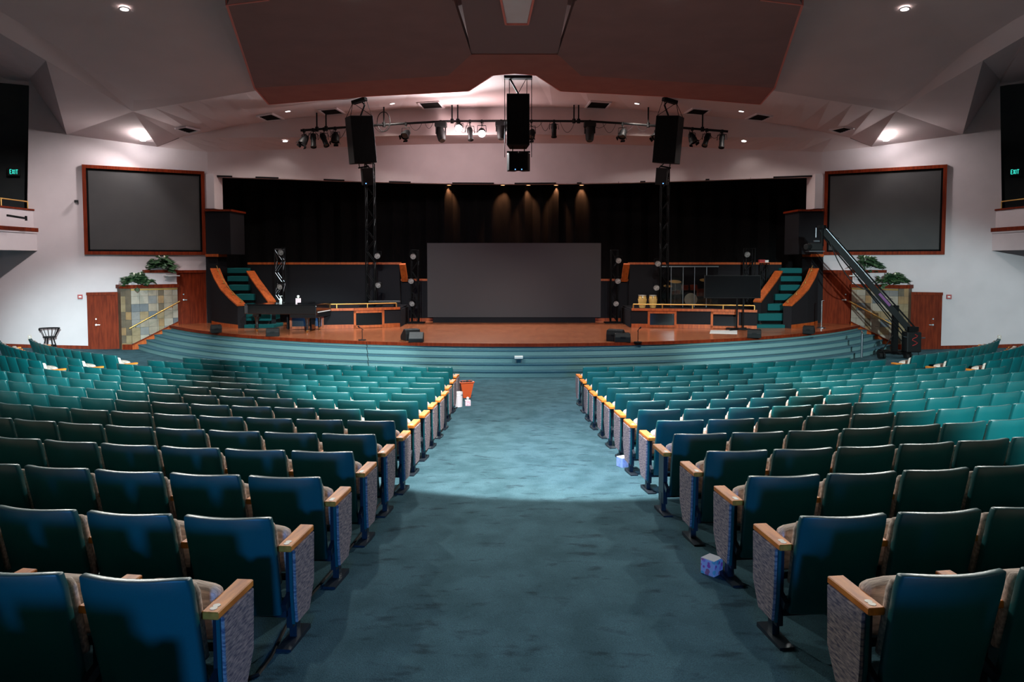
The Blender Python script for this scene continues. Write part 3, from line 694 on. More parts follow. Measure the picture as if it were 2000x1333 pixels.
for i in (14, 15):                      # the next rows behind the viewer
    for sgn in (-1, 1):
        for k in range(6):
            a = math.asin(1.75 / RAD) + k * .58 / RAD; z = 15.2 - .927 * i - .3; x, y = sgn * RAD * math.sin(a), z + RAD * (1 - math.cos(a)) + .2
            rest.append(dict(p=(x, y, ground(x, y)), a=sgn * a, inner=('b' if sgn < 0 else 'a'), first=k == 0, last=False, panel=True, near=False))
if rest:
    bm = bmesh.new(); mats = []
    for s in rest:
        M = Matrix.Translation(s['p']) @ Matrix.Rotation(s['a'], 4, 'Z')
        for nm, key in seat_parts(s):
            me = SM[key].copy(); me.transform(M); mt = me.materials[0]
            if mt not in mats: mats.append(mt)
            n0 = len(bm.faces); bm.from_mesh(me); bm.faces.ensure_lookup_table()
            for f in bm.faces[n0:]: f.material_index = mats.index(mt)
            bpy.data.meshes.remove(me)
    me = bpy.data.meshes.new('auditorium_seats_mass'); bm.to_mesh(me); bm.free()
    for mt in mats: me.materials.append(mt)
    o = bpy.data.objects.new('auditorium_seats_mass', me); COL.objects.link(o)
    tag(o, 'remaining small teal seats at the far ends of the rows', 'seats', None, 'stuff')

# ------------------------------------------------------------------ stage walls, platforms and stairs
def atg(px, py):
    z = .6
    for _ in range(12): p = atz(px, py, z); z = ground(p.x, p.y)
    return p
def wallbox(m, pl, pr, Y, z0, z1, th=.25):
    a, b = at(pl, 600, Y).x, at(pr, 600, Y).x; m.box(((a + b) / 2, Y + th / 2, (z0 + z1) / 2), (abs(b - a), th, z1 - z0)); return m
TW, LW = 31.4, 31.9
ZTW, ZLW = at(600, 517, TW).z, at(800, 549, LW).z
for mir, side, who in SIDES:
    m = wallbox(MB(mir), 485, 781, TW, DECK, ZTW)
    tw = struct(m.build('wall_back_' + side, 'dark_carpet'), 'tall charcoal carpeted wall behind the platform, ' + who + ' side')
    m = wallbox(MB(mir), 485, 782, TW - .05, ZTW, ZTW + .09, .36); m.build('cap', 'cherry_cap', tw)
    m = MB(mir); a, b = at(786, 516, TW - .1), at(791, 549, LW - .1); m.bar(a, b, .26, .12, (0, 1, 0)); m.build('end_cap', 'cherry_cap', tw)
    m = wallbox(MB(mir), 783, 880, LW, DECK, ZLW)
    lw = struct(m.build('wall_low_' + side, 'dark_carpet'), 'lower charcoal wall beside the video wall, ' + who + ' side')
    m = wallbox(MB(mir), 783, 880, LW - .05, ZLW, ZLW + .08, .36); m.build('cap', 'cherry_cap', lw)
    m = wallbox(MB(mir), 783, 880, LW - .04, DECK, DECK + .13, .04); m.build('baseboard', 'cherry_cap', lw)
    # upper tower block beside the screen
    YB = 30.9; m = wallbox(MB(mir), 405, 453, YB, at(430, 497, YB).z, at(430, 413, YB).z, 1.6)
    tb = struct(m.build('wall_tower_' + side, 'dark_carpet'), 'charcoal block beside the projection screen at the top of the stairs, ' + who + ' side')
    z = at(430, 413, YB).z; m = wallbox(MB(mir), 405, 455, YB - .05, z, z + .08, 1.7); m.build('cap', 'cherry', tb)
    z = at(430, 499, YB).z; m = wallbox(MB(mir), 403, 427, YB - .12, z - .06, z + .05, 1.0); m.build('trim', 'cherry_cap', tb)
    m = wallbox(MB(mir), 404, 427, YB, DECK, z - .06, 1.0); m.build('lower_pier', 'dark_carpet', tb)
    # white reveal of the stage opening
    m = MB(mir); a = onwall(405, 600); zz = at(430, 412, YB).z
    m.box((a.x + .2, a.y + .4, (zz + L1Z[0]) / 2 + .1), (.42, .9, L1Z[0] - zz)); struct(m.build('trim_opening_' + side, 'plaster'), 'white reveal at the end of the stage opening, ' + who + ' side')
    # stairs to the choir with curved side walls
    st = empty('choir_stairs', (0, 0, 0), 0, 'teal carpeted stairs between curved charcoal walls with wooden caps, ' + who + ' side', 'stairs')
    bands = ((476, 534, 635, 646, 28.55), (476, 528, 613, 627, 28.95), (474, 510, 594, 607, 29.35), (461, 496, 575, 587, 29.8), (447, 486, 557, 568, 30.25), (445, 486, 540, 550, 30.7), (445, 486, 524, 534, 31.1))
    for i, (x0, x1, y0, y1, Y) in enumerate(bands):
        zt, zb = at(480, y0, Y).z, at(480, y1, Y).z; a, b = at(x0, 600, Y).x, at(x1, 600, Y).x
        m = MB(mir); m.box(((a + b) / 2, Y + .6, (zt + max(zb, DECK)) / 2), (b - a, 1.2, zt - max(zb, DECK))); m.build('step', 'stair_teal', st, bevel=.015)
        m = MB(mir); m.box(((a + b) / 2, Y + .68, (zb + DECK) / 2), (b - a - .02, 1.2, max(.02, zb - DECK))); m.build('riser', 'black_cloth', st)
    def curved(name, cen, Y0, Y1, wd, brass):
        pts = [at(px, py, lerp(Y0, Y1, i / (len(cen) - 1))) for i, (px, py) in enumerate(cen)]
        # smooth, densify
        pts = resample(pts, 17); rows = []; cap = []
        for i, p in enumerate(pts):
            d = pts[min(i + 1, 16)] - pts[max(i - 1, 0)]; n = Vector((-d.y, d.x, 0)).normalized() * wd / 2
            rows.append((p - n, p + n)); cap.append([p - n * 1.12, p + n * 1.12])
        m = MB(mir)
        for (a, b), (c, d) in zip(rows, rows[1:]):
            q = [a, b, d, c]; m.add([Vector((v.x, v.y, DECK - .02)) for v in q] + [v - Vector((0, 0, .02)) for v in q], ((0, 1, 2, 3), (4, 5, 6, 7), (0, 1, 5, 4), (1, 2, 6, 5), (2, 3, 7, 6), (3, 0, 4, 7)))
        m.build('side_wall', 'dark_carpet', st)
        m = MB(mir); m.sheet(cap, (0, 0, .06)); c = m.build('cap', 'cherry_cap', st)
        m = MB(mir)
        for (a, b), (c_, d) in zip(rows, rows[1:]):
            nn = (a - b).normalized() * .012
            for e, f, s in ((a, c_, 1), (b, d, -1)):
                if e.y < 30.9: m.prism([Vector((e.x, e.y, DECK)), Vector((f.x, f.y, DECK)), Vector((f.x, f.y, DECK + .14)), Vector((e.x, e.y, DECK + .14))], nn * s)
        m.build('baseboard', 'cherry_cap', st)
        if brass:
            m = MB(mir); path = [p + Vector((.06, .02, .16)) for p in pts]; m.tube(path, .018); m.build('brass_rail', 'brass', c)
            for k in (1, 6, 11, 15): m = MB(mir); m.cyl(pts[k] + Vector((.06, .02, .06)), pts[k] + Vector((.06, .02, .16)), .014); m.cyl(pts[k] + Vector((.06, .02, .055)), pts[k] + Vector((.06, .02, .075)), .045); m.build('rail_bracket', 'brass', c)
    curved('outer', ((420, 527), (427, 545), (439, 566), (455, 583), (472, 598)), 30.5, 28.55, .34, True)
    curved('inner', ((489, 532), (499, 548), (513, 567), (531, 591)), 31.0, 29.1, .30, False)

def platform(mir, front, cap, segs, rail, label, rlabel):
    """front: [(px, py)] base line on the deck; cap: py of the top; segs: (px0, px1, kind)"""
    G = [atz(px, py, DECK) for px, py in front]
    def pt(px):
        for a, b, (p0, _), (p1, _) in zip(G, G[1:], front, front[1:]):
            if px <= p1 or p1 == front[-1][0]: return a.lerp(b, (px - p0) / (p1 - p0))
    zt = at(front[1][0], cap, G[1].y).z
    po = empty('platform', (0, 0, 0), 0, label, 'platform')
    for p0, p1, kind in segs:
        a, b = pt(p0), pt(p1); d = (b - a).normalized(); n = Vector((d.y, -d.x, 0)); up = Vector((0, 0, 1))
        if kind == 'panel':
            m = MB(mir); m.prism([a + up * .14, b + up * .14, b + up * (zt - DECK - .05), a + up * (zt - DECK - .05)], -n * .12); m.build('face_panel', 'dark_carpet', po)
            m = MB(mir); m.prism([a, b, b + up * .15, a + up * .15], n * .02); m.build('baseboard', 'cherry_cap', po)
        else:
            fw = .085; L = (b - a).length
            fr = MB(mir); fr.bar(a + up * .0 + d * fw / 2, a + up * (zt - DECK - .06) + d * fw / 2, fw, .08, n); fr.bar(b - d * fw / 2, b + up * (zt - DECK - .06) - d * fw / 2, fw, .08, n)
            fr.bar(a + up * .06, b + up * .06, .08, .1); fr.bar(a + up * (zt - DECK - .11), b + up * (zt - DECK - .11), .08, .1)
            f = fr.build('screen_frame', 'cherry_cap', po)
            m = MB(mir); tl = n * (-.18 if kind == 'glossy' else -.03)
            m.prism([a + d * fw + up * .1, b - d * fw + up * .1, b - d * fw + up * (zt - DECK - .15) + tl, a + d * fw + up * (zt - DECK - .15) + tl], -n * .03); m.build('monitor_screen', 'monitor_glass' if kind != 'dark' else 'tv_glass', f)
    a, b = G[0], G[-1]
    m = MB(mir); pts = G; m.prism([Vector((p.x, p.y - .04, zt - .06)) for p in pts] + [Vector((pts[-1].x, TW - .01, zt - .06)), Vector((pts[0].x, TW - .01, zt - .06))], (0, 0, .06)); m.build('top', 'dark_carpet', po)
    m = MB(mir)
    for p, q in zip(G, G[1:]): m.bar(Vector((p.x, p.y - .02, zt - .01)), Vector((q.x, q.y - .02, zt - .01)), .16, .09)
    m.build('cap', 'cherry_cap', po)
    for e in (G[0], G[-1]):
        m = MB(mir); m.prism([(e.x, e.y + .02, DECK), (e.x, TW, DECK), (e.x, TW, zt - .06), (e.x, e.y + .02, zt - .06)], (.05 if e.x < 0 else -.05, 0, 0)); m.build('side_panel', 'dark_carpet', po)
    r = empty('brass_rail', (0, 0, 0), 0, rlabel, 'railing'); zr = zt + .19
    P = [pt(px) + Vector((0, .05, 0)) for px in rail]
    m = MB(mir); m.tube([Vector((p.x, p.y, zr)) for p in P], .024, 8); m.build('top_rail', 'brass', r, smooth=True)
    for p in P: m = MB(mir); m.cyl((p.x, p.y, zt + .02), (p.x, p.y, zr), .028, n=8); m.build('post', 'brass', r, smooth=True)
    return zt
ZPL = platform(False, ((560, 644), (692, 641.6), (781, 638.6)), 604, ((566, 632, 'dark'), (632, 691, 'panel'), (691, 750, 'dark'), (750, 781, 'panel')), (600, 657, 717, 774),
         'charcoal platform with wooden cap and framed black monitors behind the piano', 'low brass rail on the platform behind the piano')
ZPR = platform(False, ((1233, 640), (1322, 641), (1388, 642), (1478, 644.5)), 605, ((1233, 1265, 'panel'), (1265, 1321, 'screen'), (1321, 1388, 'panel'), (1388, 1443, 'glossy'), (1443, 1478, 'panel')), (1237, 1294, 1353, 1413, 1474),
         'charcoal platform with wooden cap and framed monitors below the congas', 'low brass rail on the platform below the congas')

# ------------------------------------------------------------------ video wall
vw = empty('video_wall', (0, 31.1, DECK), 0, 'wide dark grey video wall standing at the centre of the stage', 'screen')
a, b = at(835, 620, 31.1), at(1174, 475, 31.1); T0 = Vector((0, 31.1, DECK))
m = MB(); m.box(Vector(((a.x + b.x) / 2, 31.15, (a.z + b.z) / 2)) - T0, (b.x - a.x, .1, b.z - a.z)); m.build('display_face', 'led_face', vw)
m = MB(); m.box(Vector(((a.x + b.x) / 2, 31.26, (a.z + b.z) / 2)) - T0, (b.x - a.x - .1, .12, b.z - a.z - .1)); m.build('cabinet', 'black_plastic', vw)
m = MB(); m.box(Vector(((a.x + b.x) / 2, 31.25, (a.z + DECK) / 2)) - T0, (b.x - a.x - .45, .25, a.z - DECK)); m.build('base', 'dark_carpet', vw)

# ------------------------------------------------------------------ truss towers with lamps
def par_light(pos, toward, r, label, lens='lens_glass', group=None, grp_name='par_light'):
    o = empty(grp_name, pos, 0, label, 'stage light', group); d = (Vector(toward) - Vector(pos)).normalized()
    rot = d.to_track_quat('Z', 'Y').to_matrix()
    m = MB(); m.lathe([(.0, -r * 1.5), (r * .6, -r * 1.45), (r * .85, -r * .6), (r, .2 * r), (r, .5 * r), (r * .92, .5 * r), (r * .9, .3 * r)], 14, (0, 0, 0), rot); m.build('housing', 'black_metal', o, smooth=True)
    m = MB(); m.lathe([(0, .32 * r), (r * .91, .32 * r), (r * .91, .28 * r), (0, .28 * r)], 14, (0, 0, 0), rot); m.build('lens', lens, o)
    s = d.cross(Vector((0, 0, 1))).normalized() * r * 1.15
    m = MB(); m.tube([s, s + Vector((0, 0, r * 1.3)) - d * r * .3, -s + Vector((0, 0, r * 1.3)) - d * r * .3, -s], r * .1, 4); m.build('yoke', 'black_metal', o)
    return o
def truss(px, py0, py1, Y, z0, wpx, label, lights, material='black_metal', feet=True):
    c = at(px, 600, Y); zt = at(px, py0, Y).z; w = wpx / F * Y / 2
    o = empty('truss_tower', (c.x, Y, z0), 0, label, 'truss tower', 'lighting truss towers on the stage'); H_ = zt - z0
    for sx in (-1, 1):
        for sy in (-1, 1):
            m = MB(); m.cyl((sx * w, sy * w, .02), (sx * w, sy * w, H_), .026, n=8); m.build('chord', 'black_metal', o, smooth=True)
    m = MB(); n = max(3, int(H_ / .42))
    for i in range(n):
        a, b = .06 + (H_ - .1) * i / n, .06 + (H_ - .1) * (i + 1) / n; k = 1 if i % 2 else -1
        for s in (-1, 1):
            m.cyl((-k * w, s * w, a), (k * w, s * w, b), .013, n=5, cap=False); m.cyl((s * w, -k * w, a), (s * w, k * w, b), .013, n=5, cap=False)
    for z in (.05, H_ - .02):
        for s in (-1, 1): m.cyl((-w, s * w, z), (w, s * w, z), .016, n=5); m.cyl((s * w, -w, z), (s * w, w, z), .016, n=5)
    m.build('lattice', material, o)
    if feet: m = MB(); m.box((0, 0, .015), (w * 2 + .5, w * 2 + .4, .03)); m.build('base_plate', 'black_metal', o)
    for lx, ly, what in lights:
        p = at(lx, ly, Y - w - .14); par_light(p, p + Vector((random.uniform(-.2, .2), -1, -.25)), .13, what, 'lens_glass', 'side lamps on the truss towers')
truss(548, 486, 600, 30.0, ZPL, 15, 'short truss tower standing behind the grand piano', ((549, 493, 'round lamp at the top of the truss tower behind the piano'), (547, 560, 'round lamp low on the truss tower behind the piano')), 'steel')
truss(725, 318, 590, 30.2, ZPL, 16, 'tall dark truss tower behind the brass rail, piano side', ((737, 500, 'upper round lamp on the tall truss tower, piano side'), (739, 557, 'lower round lamp on the tall truss tower, piano side')))
truss(811, 488, 630, 31.0, DECK, 13, 'slim truss tower beside the video wall, piano side', ((807, 501, 'top lamp of the slim truss by the video wall, piano side'), (803, 549, 'middle lamp of the slim truss by the video wall, piano side'), (805, 593, 'bottom lamp of the slim truss by the video wall, piano side')))
truss(1199, 488, 630, 31.0, DECK, 13, 'slim truss tower beside the video wall, conga side', ((1208, 509, 'top lamp of the slim truss by the video wall, conga side'), (1207, 549, 'middle lamp of the slim truss by the video wall, conga side'), (1203, 593, 'bottom lamp of the slim truss by the video wall, conga side')))
truss(1296, 330, 600, 30.2, ZPR, 14, 'tall dark truss tower behind the congas', ((1285, 515, 'upper round lamp on the tall truss tower behind the congas'), (1282, 562, 'lower round lamp on the tall truss tower behind the congas')))
truss(1462, 485, 600, 30.6, ZPR, 17, 'truss tower rising behind the television', ((1459, 497, 'round lamp near the top of the truss behind the television'),))
truss(1492, 514, 600, 31.0, ZPR, 13, 'dark short truss beside the stair wall and television', ())
c_ = empty('carton', (at(1490, 511, 31.5).x, 31.5, ZTW + .09), 0, 'small red and white carton on top of the wall beside the stairs', 'carton')
m = MB(); m.box((-.05, 0, .06), (.24, .16, .12)); m.build('box', 'red_box', c_)
m = MB(); m.box((.12, 0, .05), (.2, .14, .1)); m.build('lid', 'white_plastic', c_)

# ------------------------------------------------------------------ grand piano with things on it
g = atz(556, 648, DECK)
PIA = empty('grand_piano', (g.x - .02, 27.65, DECK), -.12, 'black concert grand piano with closed lid on the stage', 'piano')
plan = [(1.42, -.76), (1.42, .72), (.55, .76), (.15, .66), (-.3, .4), (-.75, .22), (-1.2, .12), (-1.42, -.1), (-1.46, -.4), (-1.38, -.66), (-1.2, -.76)]
m = MB(); m.prism([(x, y, .66) for x, y in plan], (0, 0, .33)); m.build('case', 'piano_black', PIA, bevel=.02)
m = MB(); m.prism([(x * 1.01, y * 1.01, .995) for x, y in plan], (0, 0, .03)); m.build('lid', 'piano_black', PIA)
m = MB(); m.box((.9, 0, .60), (1.0, 1.46, .14)); m.build('key_bed', 'piano_black', PIA, bevel=.01)
m = MB(); m.box((1.32, 0, .735), (.22, 1.24, .03)); m.build('keyboard', 'white_plastic', PIA)
m = MB()
for i in range(36): m.box((1.27, -.6 + 1.2 * i / 35, .755), (.11, .014, .02))
m.build('black_keys', 'piano_black', PIA)
m = MB(); m.box((1.16, 0, .83), (.03, 1.3, .18)); m.build('fallboard', 'cherry_cap', PIA)
for x, y in ((1.0, -.58), (1.0, .58), (-1.05, -.35)):
    m = MB(); m.box((x, y, .60), (.24, .2, .14)); m.lathe([(.12, .56), (.075, .48), (.06, .3), (.05, .12), (.05, .08)], 10, (x, y, 0)); l = m.build('leg', 'piano_black', PIA, smooth=True)
    m = MB(); m.cyl((x - .02, y, .045), (x + .02, y, .045), .045, n=12); m.cyl((x, y, .04), (x, y, .1), .03); m.build('caster', 'brass', l)
m = MB(); m.box((.95, .05, .35), (.05, .3, .55)); m.box((.95, .05, .1), (.08, .36, .1)); m.build('pedal_lyre', 'piano_black', PIA)
m = MB(); m.box((.78, -.1, 1.05), (.4, .7, .05)); m.build('music_desk', 'piano_black', PIA)
def on_piano(px, py): return at(px, py, 27.3)
def tissue_box(loc, rz, s, body, label, paper=True):
    o = empty('tissue_box', loc, rz, label, 'tissue box')
    m = MB(); m.box((0, 0, s * .5), (s, s, s)); m.build('carton', body, o, bevel=.003, seg=1)
    m = MB(); m.box((0, 0, s * 1.003), (s * .97, s * .97, .004)); m.build('top_flap', 'white_plastic', o)
    m = MB(); m.cyl((0, 0, s * 1.01), (0, 0, s * 1.015), s * .32, n=16); m.build('opening', 'black_plastic' if not paper else 'flower', o)
    if paper:
        m = MB(); k = s
        m.lathe([(k * .1, k * 1.0), (k * .24, k * 1.25), (k * .3, k * 1.45), (k * .12, k * 1.62), (0, k * 1.5)], 7); m.build('tissue', 'white_plastic', o)
    return o
p = at(582.5, 589, 27.45); tissue_box((p.x, 27.45, DECK + 1.027), .3, .19, 'pink_box', 'pink tissue box with a white tissue on the grand piano lid')
p = at(549, 589, 27.75); o = empty('pump_bottle', (p.x, 27.7, DECK + 1.027), 0, 'white hand sanitizer pump bottle on the grand piano lid', 'bottle')
m = MB(); m.lathe([(0, 0), (.05, 0), (.052, .02), (.052, .15), (.03, .19), (.02, .2), (0, .2)], 12); m.build('body', 'white_plastic', o, smooth=True)
m = MB(); m.cyl((0, 0, .19), (0, 0, .27), .01); m.bar((-.01, 0, .27), (.07, 0, .265), .025, .02); m.build('pump', 'white_plastic', o)

# ------------------------------------------------------------------ stage monitors, microphones, small stands
def wedge(px0, px1, pt_, pb, rz, label, face='black_plastic', tall=.8):
    pc = (px0 + px1) / 2; g = atz(pc, pb, DECK); w = (px1 - px0) / F * g.y; h = (pb - pt_) / F * g.y
    o = empty('floor_monitor', (g.x, g.y + .22, DECK), rz, label, 'speaker', 'floor monitor speakers on the stage'); w2 = w / 2 / (1 + .25 * abs(math.sin(rz)))
    prof = [(-.2, 0), (.24, 0), (.26, h * .35), (-.02, h), (-.16, h * .97), (-.22, h * .6)]
    m = MB(); m.prism([(-w2, y, z) for y, z in prof], (2 * w2, 0, 0)); m.build('cabinet', 'black_plastic', o, bevel=.012)
    m = MB(); a, b = Vector((0, .255, h * .37)), Vector((0, -.005, h * .99)); n = Vector((0, b.z - a.z, a.y - b.y)).normalized() * .012
    m.prism([Vector((-w2 * .93, a.y, a.z)) + n, Vector((w2 * .93, a.y, a.z)) + n, Vector((w2 * .93, b.y, b.z)) + n, Vector((-w2 * .93, b.y, b.z)) + n], n); m.build('grille', face, o)
    m = MB(); m.box((0, -.21, h * .55), (w2 * .7, .04, .05)); m.build('handle', 'black_metal', o)
    return o
wedge(406, 428, 636, 651, .5, 'black floor monitor on the stage beside the stage door, piano side')
wedge(516, 542, 642.5, 658, .25, 'black floor monitor on the deck edge in front of the piano')
wedge(783, 818, 644, 666, .55, 'large black floor monitor behind the grey one, piano side', 'grille')
wedge(797, 826, 651, 669.5, PI + .05, 'grey grilled floor monitor on the front edge, piano side', 'grille')
wedge(1187, 1224, 645, 668, -.5, 'floor monitor with pale top behind another, conga side', 'grille')
wedge(1201, 1232, 652, 669.5, .0, 'plain black floor monitor on the front edge, conga side')
wedge(1463, 1491, 645, 661, -.3, 'black floor monitor in front of the choir stairs, crane side')
wedge(1573, 1596, 638, 653, -.5, 'black floor monitor on the deck by the crane side stage door')
def mic_stand(px, pb, ptop, tilt, label, mic=True):
    g = atz(px, pb, DECK); h = (pb - ptop) / F * g.y
    o = empty('microphone_stand', (g.x, g.y, DECK), 0, label, 'microphone')
    m = MB(); m.cyl((0, 0, 0), (0, 0, .02), .13, n=16); m.build('base', 'black_metal', o)
    m = MB(); m.cyl((0, 0, .02), (0, 0, h * .8), .012, n=8); m.build('pole', 'black_metal', o)
    m = MB(); m.cyl((-tilt * .5, 0, h * .72), (tilt, -.02, h * .95), .01, n=8); m.build('boom', 'black_metal', o)
    m = MB(); m.cyl((tilt * .8, -.02, h * .9), (tilt * 1.3, -.05, h), .018, .026, n=10); m.build('microphone', 'black_plastic', o)
mic_stand(707.5, 665, 637, -.1, 'low microphone stand on the stage in front of the framed monitor')
mic_stand(1246, 669, 639, .06, 'low microphone stand beside the floor monitors, conga side')
# chrome posts
for px, pt_, pb, label, z in ((1604, 588, 641, 'thin chrome stand on the stage beside the crane side door', DECK),):
    g = atz(px, pb, z); h = (pb - pt_) / F * g.y; o = empty('chrome_stand', (g.x, g.y, z), 0, label, 'stand')
    m = MB(); m.lathe([(0, 0), (.17, 0), (.17, .02), (.03, .05), (0, .05)], 16); m.build('base', 'steel', o)
    m = MB(); m.cyl((0, 0, .04), (0, 0, h), .028, n=10); m.build('pole', 'chrome', o, smooth=True)
    m = MB(); m.cyl((-.02, 0, h), (.09, 0, h + .02), .02, n=8); m.build('arm', 'chrome', o)
g = at(1684, 652, 25.3); o = empty('handrail_post', (g.x, 25.3, .17), 0, 'slim steel handrail post standing on the carpeted steps, crane side', 'post')
m = MB(); m.cyl((0, 0, 0), (0, 0, g.z - .17), .035, n=12); m.build('pole', 'steel', o, smooth=True)
m = MB(); m.tube([(0, 0, g.z - .19), (.05, .1, g.z - .15), (.14, .35, g.z - .12)], .028, 8); m.build('top_bend', 'chrome', o)
# small clear stand on the steps
g = Vector((at(1013, 700, 22.75).x, 22.55, DECK - RISE * 4)); o = empty('clear_stand', g, 0, 'small white topped clear acrylic stand on the central steps', 'stand')
m = MB(); m.box((0, 0, .36), (.26, .2, .075)); m.build('top', 'white_plastic', o, bevel=.01)
for sx in (-1, 1): m = MB(); m.box((sx * .08, 0, .17), (.015, .14, .32)); m.build('leg', 'acrylic', o)
m = MB(); m.box((0, 0, .012), (.2, .16, .02)); m.build('foot', 'acrylic', o)

# ------------------------------------------------------------------ television on a stand
g = at(1446, 600, 27.7); g.z = DECK; o = empty('television', (g.x, g.y, DECK), 0, 'large black television on a two pole floor stand in front of the platform', 'television')
a, b = at(1375, 583, g.y), at(1486, 538, g.y); cx = (a.x + b.x) / 2 - g.x; cz = (a.z + b.z) / 2 - DECK
m = MB(); m.box((cx, .0, cz), (b.x - a.x, .07, b.z - a.z)); m.build('bezel', 'black_plastic', o, bevel=.01)
m = MB(); m.box((cx, -.037, cz), (b.x - a.x - .05, .006, b.z - a.z - .05)); m.build('screen', 'tv_glass', o)
for s in (-.11, .13): m = MB(); m.cyl((s, .06, .05), (s, .06, cz), .03, n=10); m.build('pole', 'black_metal', o)
m = MB(); m.bar((-.45, -.25, .05), (.3, .25, .05), .07, .07); m.bar((-.45, .2, .05), (.32, -.2, .05), .07, .07); m.build('base', 'black_metal', o)
for x, y in ((-.45, -.25), (.3, .25), (-.45, .2), (.32, -.2)): m = MB(); m.cyl((x - .02, y, .035), (x + .02, y, .035), .035); m.build('caster', 'black_plastic', o)

# ------------------------------------------------------------------ congas, drum kit, shield
for px, label in ((1254.5, 'yellow conga drum farther from the drum kit, on the platform'), (1275, 'yellow conga drum nearer the drum kit, on the platform')):
    p = at(px, 600, 29.75); zt = at(px, 577, 29.75).z; h = zt - ZPR
    o = empty('conga_drum', (p.x, 29.75, ZPR), 0, label, 'drum', 'pair of congas')
    m = MB(); m.lathe([(.115, 0), (.13, h * .12), (.165, h * .42), (.18, h * .66), (.168, h * .88), (.155, h * .95)], 20); m.build('shell', 'conga_wood', o, smooth=True)
    m = MB(); m.lathe([(0, h * .995), (.15, h), (.165, h * .98)], 20); m.build('head', 'skin_head', o)
    m = MB(); m.lathe([(.16, h * .93), (.172, h * .94), (.172, h * .985), (.16, h * .99)], 20); m.build('hoop', 'chrome', o, smooth=True)
    for k in range(6):
        a = 2 * PI * k / 6 + .3; m = MB(); m.cyl((.18 * math.cos(a), .18 * math.sin(a), h * .76), (.178 * math.cos(a), .178 * math.sin(a), h * .97), .009, n=6); m.bar((.182 * math.cos(a), .182 * math.sin(a), h * .72), (.182 * math.cos(a), .182 * math.sin(a), h * .78), .03, .012); m.build('lug', 'black_metal', o)
dk = at(1345, 600, 30.7); DK = empty('drum_kit', (dk.x, 30.6, ZPR), 0, 'dim drum kit with chrome stands behind the clear shield', 'drum kit')
m = MB(); m.cyl((0, -.25, .3), (0, .2, .3), .29, n=24); m.build('bass_drum', 'black_plastic', DK, smooth=True)
m = MB(); m.cyl((0, -.262, .3), (0, -.255, .3), .27, n=24); m.build('bass_drum_head', 'skin_head', DK)
for x, y, z, r, h in ((-.2, -.05, .68, .14, .2), (.17, -.05, .68, .15, .22), (.55, .15, .42, .2, .3), (-.5, .2, .5, .18, .14)):
    m = MB(); m.cyl((x, y, z), (x, y + .03, z + h), r, n=18); d_ = m.build('tom_drum', 'cherry', DK, smooth=True)
    m = MB(); m.cyl((x, y + .03, z + h), (x, y + .031, z + h + .012), r * 1.04, n=18); m.build('hoop', 'chrome', d_, smooth=True)
for x, y, z, r in ((-.62, -.1, 1.05, .25), (.68, -.05, 1.1, .27), (-.85, .25, .85, .18), (.95, .25, 1.0, .23)):
    m = MB(); m.lathe([(0, .03), (.05, .02), (r, -.01), (r, -.014), (.05, .012), (0, .02)], 20, (x, y, z), Matrix.Rotation(.25, 3, 'X')); c = m.build('cymbal', 'brass', DK, smooth=True)
    m = MB(); m.cyl((x, y, .02), (x, y, z), .012, n=8)
    for k in range(3): m.cyl((x, y, .25), (x + .22 * math.cos(2.1 * k), y + .22 * math.sin(2.1 * k), 0), .01, n=6)
    m.build('stand', 'chrome', c)
sh = empty('drum_shield', (at(1345, 600, 30.1).x, 30.1, ZPR), 0, 'clear folding plastic shield in front of the drum kit', 'screen')
zt = at(1345, 522, 30.1).z - ZPR
xs_ = [-1.2, -.72, -.24, .24, .72, 1.2]
for i in range(5):
    a, b = Vector((xs_[i], .05 * (i % 2), 0)), Vector((xs_[i + 1], .05 * ((i + 1) % 2), 0)); m = MB(); m.prism([a + Vector((0, 0, .01)), b + Vector((0, 0, .01)), b + Vector((0, 0, zt)), a + Vector((0, 0, zt))], (0, .012, 0)); m.build('panel', 'plexi', sh)
    if i: m = MB(); m.cyl(a, a + Vector((0, 0, zt)), .012, n=6); m.build('hinge', 'steel', sh)
m = MB(); m.box((.0, .0, zt + .02), (2.4, .04, .04)); m.build('top_bar', 'steel', sh)
# music stand bits behind the piano side rail
o = empty('keyboard_stand', (at(752, 590, 30).x, 29.9, ZPL), 0, 'thin white topped keyboard on a stand behind the brass rail', 'keyboard')
m = MB(); m.box((0, 0, at(750, 589, 29.9).z - ZPL), (1.25, .3, .05)); m.build('keyboard', 'grille', o)
for s in (-1, 1): m = MB(); m.bar((s * .4, -.15, 0), (-s * .0 + s * .4, .15, at(750, 590, 29.9).z - ZPL - .02), .03, .03); m.bar((s * .4, .15, 0), (s * .4, -.15, at(750, 590, 29.9).z - ZPL - .02), .03, .03); m.build('leg', 'black_metal', o)

# ------------------------------------------------------------------ things on the ceiling
from mathutils.bvhtree import BVHTree
def bvh(names):
    vs, fs = [], []
    for n in names:
        me = bpy.data.objects[n].data; k = len(vs); vs += [v.co.copy() for v in me.vertices]; fs += [tuple(k + i for i in p.vertices) for p in me.polygons]
    return BVHTree.FromPolygons(vs, fs)
CEIL = bvh(['ceiling', 'trim_1', 'ceiling_stage', 'wall_fascia'])
def hit(px, py):
    d = ray(px, py).normalized(); p, n, i, t = CEIL.ray_cast(Vector((0, 0, EYE)), d)
    if n.dot(d) > 0: n = -n
    return p, n
VENTS = (((624.8, 213.8), (654.8, 211), (670.4, 220), (636.8, 222.6)), ((819, 199.6), (854.4, 197.2), (864, 208.6), (828.6, 210.4)),
         ((504, 225.8), (530, 221.5), (551, 231), (521.5, 233.8)), ((344.8, 250), (362, 247), (387, 252.7), (367.5, 258)))
VW = ('third ceiling vent from the fascia centre', 'ceiling vent nearest the centre line')
